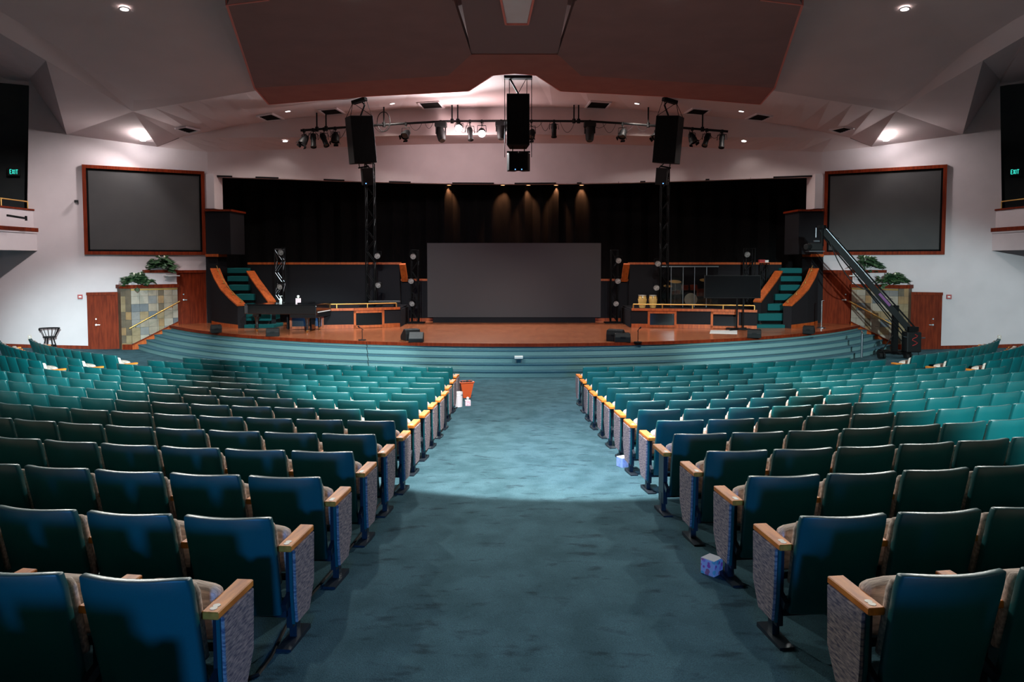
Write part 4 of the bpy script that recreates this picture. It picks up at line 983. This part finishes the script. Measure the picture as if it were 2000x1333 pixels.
for mir, side, who in SIDES:
    for k, q in enumerate(VENTS):
        P = [hit(*c) for c in q]; n = P[0][1]; pts = [p for p, _ in P]; cc = sum(pts, Vector()) / 4
        o = empty('ceiling_vent', (0, 0, 0), 0, ('dark ceiling vent above the hanging loudspeaker, %s side', 'dark ceiling vent nearest the centre speaker, %s side', 'dark ceiling vent between the loudspeaker and the screen, %s side', 'dark ceiling vent beside the bright corner lamp, %s side')[k] % who, 'vent', 'square ceiling vents')
        m = MB(mir)
        for a, b in zip(pts, pts[1:] + pts[:1]): m.bar(cc + (a - cc) * 1.12 + n * .03, cc + (b - cc) * 1.12 + n * .03, .07, .06, n)
        m.build('frame', 'plaster', o)
        m = MB(mir); m.prism([cc + (p - cc) * 1.03 + n * .012 for p in pts], n * .02); m.build('backing', 'vent_dark', o)
        for t in (.2, .4, .6, .8):
            m = MB(mir); m.bar(pts[0].lerp(pts[3], t) + n * .04, pts[1].lerp(pts[2], t) + n * .04, .05, .012, n); m.build('louvre', 'vent_dark', o)
    for k, (px, py) in enumerate(((243, 17), (562, 217), (766, 202), (557, 275))):
        p, n = hit(px, py)
        o = empty('recessed_downlight', (0, 0, 0), 0, ('glowing downlight high on the outer ceiling, %s side', 'glowing downlight between two ceiling vents, %s side', 'glowing downlight beside the hanging loudspeaker, %s side', 'glowing downlight on the lower ceiling strip, %s side')[k] % who, 'ceiling light', 'recessed downlights')
        m = MB(mir); m.lathe([(.10, .0), (.135, .0), (.135, .02), (.10, .02)], 20, p, n.to_track_quat('Z', 'Y').to_matrix()); m.build('trim_ring', 'plaster', o)
        m = MB(mir); m.cyl(p + n * .005, p + n * .016, .105, n=20); m.build('lens', 'lamp_glow', o)
        q = p + n * .15; q.x = -q.x if mir else q.x
        lamp('downlight_lamp', 'SPOT', q, (500, 420, 420, 14)[k], (1, .9, .82), q + Vector((0, -.1, -1)), .08, 130, .5)
    # bright corner lamp high on the wall
    o = empty('corner_floodlight', (0, 0, 0), 0, 'bright bare floodlight in the ceiling corner above the screen, %s side' % who, 'light')
    p = at(279, 263, 29.2)
    m = MB(mir); m.cyl(p + Vector((0, 0, -.24)), p + Vector((0, 0, .18)), .10, .13, n=16); m.build('bulb', 'lamp_cool', o, smooth=True)
    m = MB(mir); m.cyl(p + Vector((0, 0, .18)), p + Vector((0, 0, .3)), .15, .12, n=16); m.cyl(p + Vector((0, 0, .3)), p + Vector((0, .3, .35)), .03); m.build('holder', 'plaster', o)
    q = p + Vector((.1, -.45, -.1)); q.x = -q.x if mir else q.x; t = q + Vector((.35 if mir else -.35, -.7, -1.2))
    lamp('corner_flood_lamp', 'SPOT', q, 300 if not mir else 130, (1, .95, .94), t, .12, 150, .4)
    lamp('corner_flood_glow', 'POINT', q, 90 if not mir else 70, (1, .95, .93), None, .15)
# warm lamps washing the curtain
for i, px in enumerate((877, 982, 1032, 1086, 1136)):
    p = at(px, 361, 36.93); o = empty('curtain_downlight', p, 0, '%s of five warm downlights at the top of the black curtain' % ('leftmost', 'second from left', 'middle', 'second from right', 'rightmost')[i], 'ceiling light', 'warm curtain downlights')
    m = MB(); m.lathe([(.14, .05), (.14, -.02), (.11, -.03), (.11, .05)], 16); m.build('trim_ring', 'black_metal', o)
    m = MB(); m.cyl((0, 0, -.025), (0, 0, -.01), .11, n=16); m.build('lens', 'lamp_warm', o)
    lamp('curtain_lamp', 'SPOT', p + Vector((0, .0, -.06)), 620, (1, .42, .18), p + Vector((0, .45, -2.2)), .03, 64, .9)

# ------------------------------------------------------------------ curved light pipe and its fixtures
PIPE = [(587, 255, 31.3), (700, 247, 32.0), (780, 242, 32.4), (868, 237, 32.7), (1005, 236, 32.85), (1150, 237, 32.7), (1230, 242, 32.4), (1310, 248, 32.0), (1422, 257, 31.3)]
PP = [at(*q) for q in PIPE]
pipe = empty('light_pipe', (0, 0, 0), 0, 'curved black lighting pipe hung under the ceiling above the stage', 'lighting pipe')
m = MB(); m.tube(PP, .05, 8); m.build('pipe', 'black_metal', pipe, smooth=True)
def on_pipe(px):
    for (a, b, c), (d, e, f) in zip(PIPE, PIPE[1:]):
        if px <= d: t = (px - a) / (d - a); return at(px, lerp(b, e, t), lerp(c, f, t))
for px in (619, 637, 750, 883, 894, 1121, 1130, 1266, 1372):
    p = on_pipe(px); r = CEIL.ray_cast(p + Vector((0, -.05, .05)), Vector((0, 0, 1))); z = r[0].z if r[0] else p.z + .9
    m = MB(); m.cyl(p, (p.x, p.y, z), .032, n=8); m.cyl(p - Vector((0, 0, .09)), p + Vector((0, 0, .1)), .075, n=8); m.build('hanger', 'black_metal', pipe)
rnd = random.Random(4); m = MB()
for px in (600, 625, 645, 660, 745, 812, 838, 905, 930, 1045, 1065, 1108, 1170, 1190, 1225, 1255, 1362, 1395):
    p = on_pipe(px); w_ = rnd.uniform(.15, .4); h = rnd.uniform(.25, .55)
    m.tube([p + Vector((w_ * (t - .5) * 2, -.05, -h * 4 * t * (1 - t))) for t in [i / 10 for i in range(11)]], .011, 4)
q = on_pipe(750); m.tube([q + Vector((.28 * math.cos(a * .35), -.07, .12 + .42 * math.sin(a * .35))) for a in range(19)], .02, 5)
m.build('loose_cables', 'black_plastic', pipe)['kind'] = 'stuff'
def fixture(px, py, kind, tilt, yaw, label, on=False, s=1.0):
    p = on_pipe(px); c = at(px, py, p.y - .1)
    o = empty('stage_light', p, 0, label, 'stage light', 'fixtures on the light pipe'); rel = c - p
    d = Vector((math.sin(yaw) * math.cos(tilt), -math.cos(yaw) * math.cos(tilt), -math.sin(tilt))); R = d.to_track_quat('Z', 'Y').to_matrix()
    m = MB(); m.box((0, 0, -.02), (.09, .14, .14)); m.cyl((0, 0, 0), (rel.x * .3, rel.y * .5, rel.z * .45), .02, n=6); m.build('clamp', 'black_metal', o)
    side = d.cross(Vector((0, 0, 1))).normalized() * .2 * s; top = Vector((rel.x * .3, rel.y * .5, rel.z * .42))
    if kind == 'mover':
        m = MB(); m.box((rel.x * .2, rel.y * .3, -.14), (.52, .4, .22)); m.build('base', 'black_plastic', o, bevel=.03)
        m = MB()
        for k in (-1, 1): m.bar(Vector((0, 0, -.2)) + side * k * 1.05, rel + side * k * 1.05, .06, .12)
        m.build('yoke', 'black_plastic', o)
        m = MB(); m.lathe([(0, -.34), (.17, -.32), (.2, 0), (.17, .32), (.13, .38), (0, .38)], 14, rel, R); m.build('head', 'black_plastic', o, smooth=True)
        m = MB(); m.cyl(rel + d * .383, rel + d * .39, .125, n=16); m.build('lens', 'lens_dark', o)
    else:
        m = MB(); m.tube([rel + side, top + side * .9, top - side * .9, rel - side], .016, 5); m.build('yoke', 'black_metal', o)
        if kind == 'par': prof = [(0, -.24), (.09, -.23), (.15, -.1), (.18, .08), (.18, .2), (.165, .2), (.15, .1)]
        else: prof = [(0, -.26), (.11, -.25), (.13, -.05), (.105, .0), (.105, .3), (.125, .31), (.125, .36), (.105, .36), (.1, .3)]
        m = MB(); m.lathe([(r * s, z * s) for r, z in prof], 16, rel, R); m.build('housing', 'black_metal', o, smooth=True)
        zl = .12 if kind == 'par' else .3; rl = .152 if kind == 'par' else .1
        m = MB(); m.cyl(rel + d * zl * s, rel + d * (zl + .012) * s, rl * s, n=18); m.build('lens', 'lamp_cool' if on else 'lens_dark', o)
        if kind == 'par' and not on:
            m = MB()
            for k in range(4):
                a = PI / 2 * k; u = R @ Vector((math.cos(a), math.sin(a), 0)) * .18 * s; v = R @ Vector((-math.sin(a), math.cos(a), 0)) * .1 * s; m.prism([rel + d * .2 * s + u - v, rel + d * .2 * s + u + v, rel + d * .3 * s + u * 1.15 + v, rel + d * .3 * s + u * 1.15 - v], u * .05)
            m.build('barn_doors', 'black_metal', o)
        if on:
            g = p + rel + d * .45
            lamp('pipe_lamp', 'SPOT', g, 1500, (.93, .98, 1), g + d * 3, .1, 150, .6)
            lamp('pipe_lamp_spill', 'POINT', g + Vector((0, .1, -.05)), 175, (1, .80, .80), None, .2)
for a in ((594, 274, 'par', 1.0, -.8, 'outermost lamp of the light pipe, piano side'), (612, 273, 'spot', 1.2, .3, 'second lamp from the pipe end, piano side'),
          (633, 272, 'spot', 1.0, .8, 'third lamp from the pipe end, piano side'), (655, 269, 'par', 1.2, 0, 'lamp tucked beside the hanging loudspeaker, piano side'),
          (793, 262, 'par', .7, -.3, 'lamp facing the hall between loudspeaker and moving head, piano side'), (861, 262, 'mover', 1.0, .4, 'black moving head lamp on the pipe, piano side'),
          (918, 260, 'spot', 1.15, .3, 'dark lamp hanging between the two lit lamps'), (979, 256, 'mover', 1.3, 0, 'black moving head lamp half behind the centre speaker'),
          (1038, 262, 'par', 1.0, -.5, 'lamp partly hidden behind the centre speaker, conga side'), (1082, 253, 'spot', 1.45, 0, 'short upright lamp beside the centre speaker, conga side'),
          (1152, 260, 'mover', 1.3, -.2, 'black moving head lamp on the pipe, conga side'), (1216, 261, 'par', 1.0, -.5, 'lamp tilted sideways between moving head and loudspeaker, conga side'),
          (1284, 264, 'par', .8, -1.0, 'lamp peeking out beside the hanging loudspeaker, conga side'), (1352, 270, 'par', 1.1, .6, 'lamp behind the outer edge of the loudspeaker, conga side'),
          (1380, 272, 'spot', 1.0, -.7, 'second lamp from the pipe end, conga side'), (1410, 274, 'spot', 1.2, -.4, 'outermost lamp of the light pipe, conga side')):
    fixture(*a)
fixture(897, 249, 'par', .45, -.1, 'bright lit lamp above the others on the pipe', True)
fixture(941, 258, 'par', .6, .05, 'bright lit lamp hanging lower on the pipe near the centre speaker', True)

# ------------------------------------------------------------------ hanging loudspeakers
def cabinet(o, c, size, rot, bev=.02, grille=True):
    m = MB(); m.m = Matrix.Translation(c) @ rot.to_4x4(); w_, d_, h_ = size
    m.prism([(-w_ / 2, -d_ / 2, -h_ / 2), (w_ / 2, -d_ / 2, -h_ / 2), (w_ * .38, d_ / 2, -h_ / 2), (-w_ * .38, d_ / 2, -h_ / 2)], (0, 0, h_)); m.build('cabinet', 'black_plastic', o, bevel=bev)
    if grille: m = MB(); m.m = Matrix.Translation(c) @ rot.to_4x4(); m.box((0, -d_ / 2 - .012, 0), (w_ * .94, .02, h_ * .96)); m.build('grille', 'black_cloth', o)
def cable(o, a, b, r=.012, name='cable'): m = MB(); m.cyl(a, b, r, n=6); m.build(name, 'black_metal', o)
Y = 27.6; C0 = empty('loudspeaker', at(1012, 234, Y), 0, 'large black loudspeaker hanging at the centre of the stage front', 'speaker'); b0 = C0.location.copy()
a, b = at(990, 285, Y), at(1035, 183, Y)
cabinet(C0, Vector((0, .4, 0)), (b.x - a.x, .8, b.z - a.z), Matrix.Rotation(-.05, 3, 'X'))
p = at(1012, 151.5, Y + .3) - b0; hw = (1039 - 984) / F * Y / 2
m = MB(); m.bar(p + Vector((-hw, 0, 0)), p + Vector((hw, 0, 0)), .3, .1); m.build('ceiling_bracket', 'black_metal', C0)
for s in (-1, 1):
    cable(C0, p + Vector((s * hw * .95, 0, 0)), Vector((s * hw * .95, .2, -1.35)), .014); cable(C0, p + Vector((s * hw * .62, 0, 0)), Vector((s * hw * .62, .4, (b.z - a.z) / 2)), .014)
    cable(C0, p + Vector((s * hw * .62, 0, 0)), Vector((-s * hw * .1, .4, (b.z - a.z) / 2)), .012 if s > 0 else .035)
m = MB(); m.box((0, -.03, -.8), (.03, .02, .03)); m.build('indicator', 'led_blue', C0)
for k, (x0, x1) in enumerate(((990, 1012.3), (1013, 1035.5))):
    a, b = at(x0, 333, Y), at(x1, 298, Y); o = empty('small_loudspeaker', ((a.x + b.x) / 2, Y, (a.z + b.z) / 2), 0, 'small black speaker under the centre loudspeaker, %s side' % ('piano', 'conga')[k], 'speaker', 'pair of small speakers')
    cabinet(o, Vector((0, .2, 0)), (b.x - a.x - .01, .4, b.z - a.z), Matrix.Rotation((.35, -.35)[k], 3, 'Z'))
    m = MB(); m.box(((.1, -.1)[k], -.06, -.3), (.035, .02, .035)); m.build('indicator', 'led_blue', o)
    m = MB(); m.box((0, .15, (b.z - a.z) / 2 + .04), (b.x - a.x, .1, .05)); m.cyl((0, .15, (b.z - a.z) / 2), (0, .3, (b.z - a.z) / 2 + .35), .02); m.build('hanging_bar', 'black_metal', o)
for mir, side, who in SIDES:
    Y = 30.0; o = empty('loudspeaker', (0, 0, 0), 0, 'large black loudspeaker hanging from cables above the stage, %s side' % who, 'speaker', 'pair of side loudspeakers')
    def sp(name, c, size, R, mt='black_plastic', bev=.02):
        m = MB(mir); m.m = Matrix.Translation(c) @ R.to_4x4(); w_, d_, h_ = size
        m.prism([(-w_ / 2, -d_ / 2, -h_ / 2), (w_ / 2, -d_ / 2, -h_ / 2), (w_ * .36, d_ / 2, -h_ / 2), (-w_ * .36, d_ / 2, -h_ / 2)], (0, 0, h_)); return m.build(name, mt, o, bevel=bev)
    R = Matrix.Rotation(.62, 3, 'Z') @ Matrix.Rotation(.11, 3, 'X') @ Matrix.Rotation(-.03, 3, 'Y'); c = at(702, 274, Y); Rm = Matrix.Rotation(-.10, 3, 'Y') @ R
    sp('cabinet', c, (.98, .85, 1.86), Rm)
    m = MB(mir); m.m = Matrix.Translation(c) @ Rm.to_4x4(); m.box((0, -.435, 0), (.92, .02, 1.8)); m.build('grille', 'black_cloth', o)
    a, b = at(689, 201, Y - .3), at(714.5, 193, Y - .5)
    m = MB(mir); m.bar(a, b, .22, .13); m.build('ceiling_bracket', 'black_metal', o)
    tops = [c + Rm @ Vector((x, y, .93)) for x, y in ((-.45, -.38), (.45, -.38), (-.3, .4), (.3, .4))]
    for t, q in ((a, tops[0]), (a, tops[2]), (b, tops[1]), (b, tops[3]), (a, tops[1])): m = MB(mir); m.cyl(t, q, .012, n=5); m.build('cable', 'black_metal', o)
    m = MB(mir); m.tube([b.lerp(a, .35), b.lerp(tops[3], .4) + Vector((.05, 0, .05)), tops[3]], .035, 6); m.build('signal_cable', 'black_plastic', o)
    s = empty('small_loudspeaker', (0, 0, 0), 0, 'small black speaker slung under the hanging loudspeaker, %s side' % who, 'speaker'); o2 = o; o = s
    c2 = at(716, 345, Y); R2 = Matrix.Rotation(.5, 3, 'Z') @ Matrix.Rotation(.16, 3, 'X'); R2 = Matrix.Rotation(-.12, 3, 'Y') @ R2
    sp('cabinet', c2, (.46, .42, .68), R2)
    m = MB(mir); q = c2 + R2 @ Vector((-.12, -.225, -.27)); m.box(q, (.035, .03, .035)); m.build('indicator', 'led_blue', o)
    m = MB(mir); m.bar(c2 + Vector((-.33, 0, .34)), c2 + Vector((.1, 0, .42)), .06, .05); m.build('hanging_bar', 'black_metal', o)
    bots = [c + Rm @ Vector((x, y, -.92)) for x, y in ((-.25, -.3), (.3, .3))]
    for q, t in zip(bots, (c2 + Vector((-.28, 0, .34)), c2 + Vector((.25, 0, .25)))): m = MB(mir); m.cyl(q, t, .02, n=5); m.build('cable', 'black_metal', o)

# ------------------------------------------------------------------ camera crane on the floor
JY = 26.2; J = empty('camera_crane', (0, 0, 0), 0, 'long black camera crane on a wheeled base beside the steps', 'camera crane')
gz = ground(at(1742, 700, JY).x, JY)
cb = at(1748, 640, JY); base = Vector((cb.x, JY, gz))
m = MB(); m.box(base + Vector((0, 0, 1.0)), (.17, .17, 1.75)); m.build('column', 'black_metal', J)
m = MB()
for a_ in (0.35, 0.35 + PI / 2): d = Vector((math.cos(a_), math.sin(a_), 0)); m.bar(base - d * .62 + Vector((-.05, 0, .2)), base + d * .62 + Vector((-.05, 0, .2)), .09, .08)
m.bar(base + Vector((-.05, -.5, .2)), base + Vector((-.05, .5, .2)), .09, .08); m.build('dolly_frame', 'black_metal', J)
for a_ in (0.35, 0.35 + PI / 2, .35 + PI, .35 + 1.5 * PI):
    q = base + Vector((math.cos(a_) * .6 - .05, math.sin(a_) * .6, .1)); m = MB(); m.cyl(q + Vector((-.05, 0, 0)), q + Vector((.05, 0, 0)), .11, n=16); m.cyl(q + Vector((.1, 0, 0)), q + Vector((.16, 0, 0)), .11, n=16); m.build('wheel', 'black_plastic', J, smooth=True)
for s in (-1, 1): m = MB(); m.cyl(base + Vector((s * .5, -.1, .25)), base + Vector((0, 0, .9)), .02, n=6); m.build('brace', 'black_metal', J)
t0, t1 = at(1604, 447, JY + .6), at(1783, 652, JY - .2)
m = MB(); m.bar(t0, t1, .16, .20); m.build('main_arm', 'black_metal', J)
d = (t1 - t0).normalized(); up = Vector((-d.z, 0, d.x)) * (-1 if d.x < 0 else 1)
m = MB(); m.cyl(t0 + up * .16, t1 + up * .20, .028, n=8); m.build('tension_rod', 'black_metal', J)
m = MB(); m.cyl(t0 - up * .14 + d * .3, t1 - up * .22, .025, n=8); m.cyl(t0 - up * .20 + d * 2.2, t1 - up * .33, .02, n=8); m.build('tension_rod', 'black_metal', J)
m = MB(); m.cyl(t0 + up * .105 + Vector((0, -.09, 0)), t0.lerp(t1, .5) + up * .105 + Vector((0, -.09, 0)), .008, n=5); m.build('arm_highlight', 'steel', J)  # thin bright rod standing in for the highlight along the arm
for t in (.06, .12, .37, .62, .7): q = t0.lerp(t1, t); m = MB(); m.tube([q + up * .1, q + up * .2 + Vector((.0, -.05, 0)), q + up * .24 + d * .08 + Vector((0, -.05, 0))], .012, 5); m.build('cable_hook', 'chrome', J)
m = MB(); q0 = t0.lerp(t1, .1) - up * .1; q1 = t0.lerp(t1, .55) - up * .2
m.tube([q0.lerp(q1, t) + Vector((0, -.1, -.9 * 4 * t * (1 - t) * .5)) for t in [i / 14 for i in range(15)]], .02, 5); m.build('slack_cable', 'black_plastic', J)
q = t0.lerp(t1, .68) + Vector((0, -.11, 0)); m = MB(); m.bar(q - d * .28, q + d * .28, .02, .09); m.build('name_strip', 'purple_print', J)
cw = at(1780, 668, JY - .2)
m = MB(); m.box(cw, (.52, .4, .72)); m.build('counterweight', 'black_plastic', J, bevel=.04)
m = MB(); m.box(cw + Vector((0, 0, .46)), (.34, .3, .16)); m.build('control_box', 'black_metal', J)
m = MB(); m.cyl(cw + Vector((.25, 0, .14)), cw + Vector((.48, 0, .14)), .022); m.cyl(cw + Vector((-.22, -.15, .18)), cw + Vector((-.36, -.15, .2)), .022); m.build('grip', 'chrome', J)
m = MB(); m.tube([cw + Vector((.1 * math.sin(t * 1.3), -.22, .28 - .05 * t)) for t in range(9)], .014, 5); m.build('red_cable', 'red_box', J)
for x in (-.18, .2): m = MB(); m.cyl(cw + Vector((x, -.1, -.36)), cw + Vector((x + .05, -.1, -.75)), .012, n=5); m.build('hanging_strap', 'black_metal', J)
h = at(1606, 448, JY + .55); m = MB(); m.cyl(h + Vector((0, 0, .1)), h + Vector((0, 0, -.62)), .06, n=10); m.cyl(h + Vector((-.02, 0, .02)), h + Vector((-.02, 0, .14)), .16, n=14); m.build('head_post', 'black_metal', J)
m = MB(); k = at(1592, 482, JY + .5); m.box(k, (.42, .3, .26)); m.cyl(k + Vector((-.2, -.1, 0)), k + Vector((-.42, -.2, -.02)), .09, .11, n=14); m.build('video_camera', 'black_plastic', J, bevel=.02)
m = MB(); m.box(k + Vector((0, 0, -.17)), (.55, .35, .03)); m.box(k + Vector((.05, 0, .2)), (.2, .06, .05)); m.build('camera_cradle', 'steel', J)
m = MB(); q = at(1594, 445, JY + .5); m.cyl(q, q + Vector((0, 0, -.35)), .022, n=8); m.build('antenna', 'steel', J)

# ------------------------------------------------------------------ black spindle back bar stool by the wall
g = at(97, 671, 27.3); gz = ground(g.x, g.y); o = empty('bar_stool', (g.x, g.y, gz), .2, 'black spindle back bar stool standing against the pale wall', 'stool')
zs = at(97, 660, 27.3).z - gz; zt = at(97, 642, 27.3).z - gz
m = MB(); m.lathe([(0, zs), (.2, zs), (.22, zs + .02), (.21, zs + .05), (0, zs + .05)], 18); m.build('seat', 'black_plastic', o, smooth=True)
for k in range(4):
    a_ = PI / 4 + PI / 2 * k; m = MB(); m.cyl((.13 * math.cos(a_), .13 * math.sin(a_), zs), (.25 * math.cos(a_), .25 * math.sin(a_), 0), .022, n=8); m.build('leg', 'black_metal', o)
m = MB(); m.tube([(.2 * math.cos(t * PI / 12), .2 * math.sin(t * PI / 12), zs * .4) for t in range(25)], .014, 5); m.build('foot_ring', 'black_metal', o)
m = MB(); m.tube([(.33 * math.cos(t), .24 * math.sin(t) + .02, zt - (.06 if i in (0, 16) else 0)) for i, t in enumerate([PI * (-.12 + 1.24 * j / 16) for j in range(17)])], .028, 6); m.build('back_rail', 'black_metal', o)
for j in range(9):
    t = PI * (-.08 + 1.16 * j / 8); m = MB(); m.cyl((.19 * math.cos(t), .17 * math.sin(t), zs + .04), (.33 * math.cos(t), .24 * math.sin(t) + .02, zt), .011, n=6); m.build('spindle', 'black_metal', o)

# ------------------------------------------------------------------ things on the aisle floor
def floor_at(px, py): g = atg(px, py); return Vector((g.x, g.y, ground(g.x, g.y) + .004))
g = floor_at(910, 777); sc = g.y / F
o = empty('waste_bin', g, .35, 'tapered orange waste bin with black things inside beside the front seat', 'bin')
w1, w0, h = 13.5 * sc, 8.5 * sc, 31 * sc; w1, w0 = w1 * 1.0, w0 * .85
outer = [(-w0, -w0), (w0, -w0), (w0, w0), (-w0, w0)]; top = [(-w1, -w1 * .8), (w1, -w1 * .8), (w1, w1 * .8), (-w1, w1 * .8)]
m = MB()
rows = [[(x, y, 0) for x, y in outer + outer[:1]], [(x, y, h) for x, y in top + top[:1]], [(x * .93, y * .93, h) for x, y in top + top[:1]], [(x * .93, y * .93, .03) for x, y in outer + outer[:1]]]
m.grid(rows); m.add([(x * .95, y * .95, .02) for x, y in outer], [(0, 1, 2, 3)]); m.build('bin_body', 'orange_bin', o)
m = MB()
for a, b in zip(top, top[1:] + top[:1]): m.bar((a[0], a[1], h), (b[0], b[1], h), .03, .02)
m.build('rim', 'orange_bin', o)
for k in range(4): m = MB(); q = Vector((-.12 + .08 * k, .02 * (-1) ** k, h * .9)); m.lathe([(0, -.06), (.055, -.03), (.06, .02), (.03, .06), (0, .06)], 10, q); m.build('contents', 'black_plastic', o, smooth=True)
g = floor_at(896, 795); r = 8.2 * g.y / F; h = 29 * g.y / F
o = empty('white_bucket', g, 0, 'white plastic bucket on the carpet in front of the orange bin', 'bucket')
m = MB(); m.lathe([(0, 0), (r * .88, 0), (r * .95, h * .75), (r * .99, h * .76), (r * .99, h * .8), (r * .96, h * .81), (r, h), (r * .95, h), (r * .85, .03), (0, .03)], 20); m.build('body', 'white_plastic', o, smooth=True)
m = MB(); m.tube([(r * math.cos(t * PI / 10), -r * .3 - r * math.sin(t * PI / 10) * .55, h * .86 - .02 * math.sin(t * PI / 10)) for t in range(11)], .006, 4); m.build('handle', 'steel', o)
g = floor_at(913.5, 793); tissue_box(g, .2, 10.5 * g.y / F, 'pink_box', 'pink floral tissue box beside the white bucket on the floor')
g = floor_at(1217, 912); tissue_box(g, .55, .125, 'blue_print', 'blue tissue box beside the aisle seats in the bright carpet patch', False)
g = floor_at(1390, 1121); tissue_box(g, .72, .118, 'floral_print', 'pink and purple floral tissue cube nearest the viewer on the carpet', False)
CP_ = [(440, 1345), (500, 1329), (530, 1287), (560, 1224), (605, 1170), (660, 1105), (716, 1032), (740, 987.5), (759.5, 974), (774, 956), (789.5, 938), (795.5, 926), (813.5, 908), (821, 894.5), (834.5, 881), (837, 870), (858.5, 848), (861, 845), (871.6, 831.6), (871.6, 822), (879, 813.6), (880, 807.6), (893, 797)]
m = MB(); P = [atg(*q) for q in CP_]; P = [Vector((p.x, p.y, ground(p.x, p.y) + .012)) for p in resample(P, 60)]; m.tube(P, .011, 5)
tag(m.build('floor_cable', 'black_plastic', smooth=True), 'black cable snaking along the aisle carpet past the seat ends', 'cable')
P = [atz(711, 664, DECK + .01), atz(717, 672, DECK + .01)]
m = MB(); q0 = at(712, 668, 23.9); pts = [at(714, 669.5, 23.62)]
for k in range(1, 5): R_ = SR + TREAD * k + .02; x = at(715 + 5 * k, 680, 24).x; y = SC - math.sqrt(R_ * R_ - x * x); pts += [Vector((x, y + TREAD - .03, DECK - RISE * k + .01)), Vector((x + .03, y - .012, DECK - RISE * k + .012))]
m.tube([Vector((pts[0].x, 23.75, DECK + .01))] + pts[1:], .008, 4); tag(m.build('stage_cable', 'black_plastic'), 'thin black cable running from the deck down the carpeted steps', 'cable')

q = [atz(x, y, DECK + .004) for x, y in ((1388, 645.5), (1440, 646), (1440, 653), (1386, 651.5))]  # thin pale slab laid flat on the deck
m = MB(); m.prism(q, (0, 0, .006)); tag(m.build('floor_pale_patch', 'white_plastic'), 'flat pale patch on the deck below the framed monitor', 'sheet')
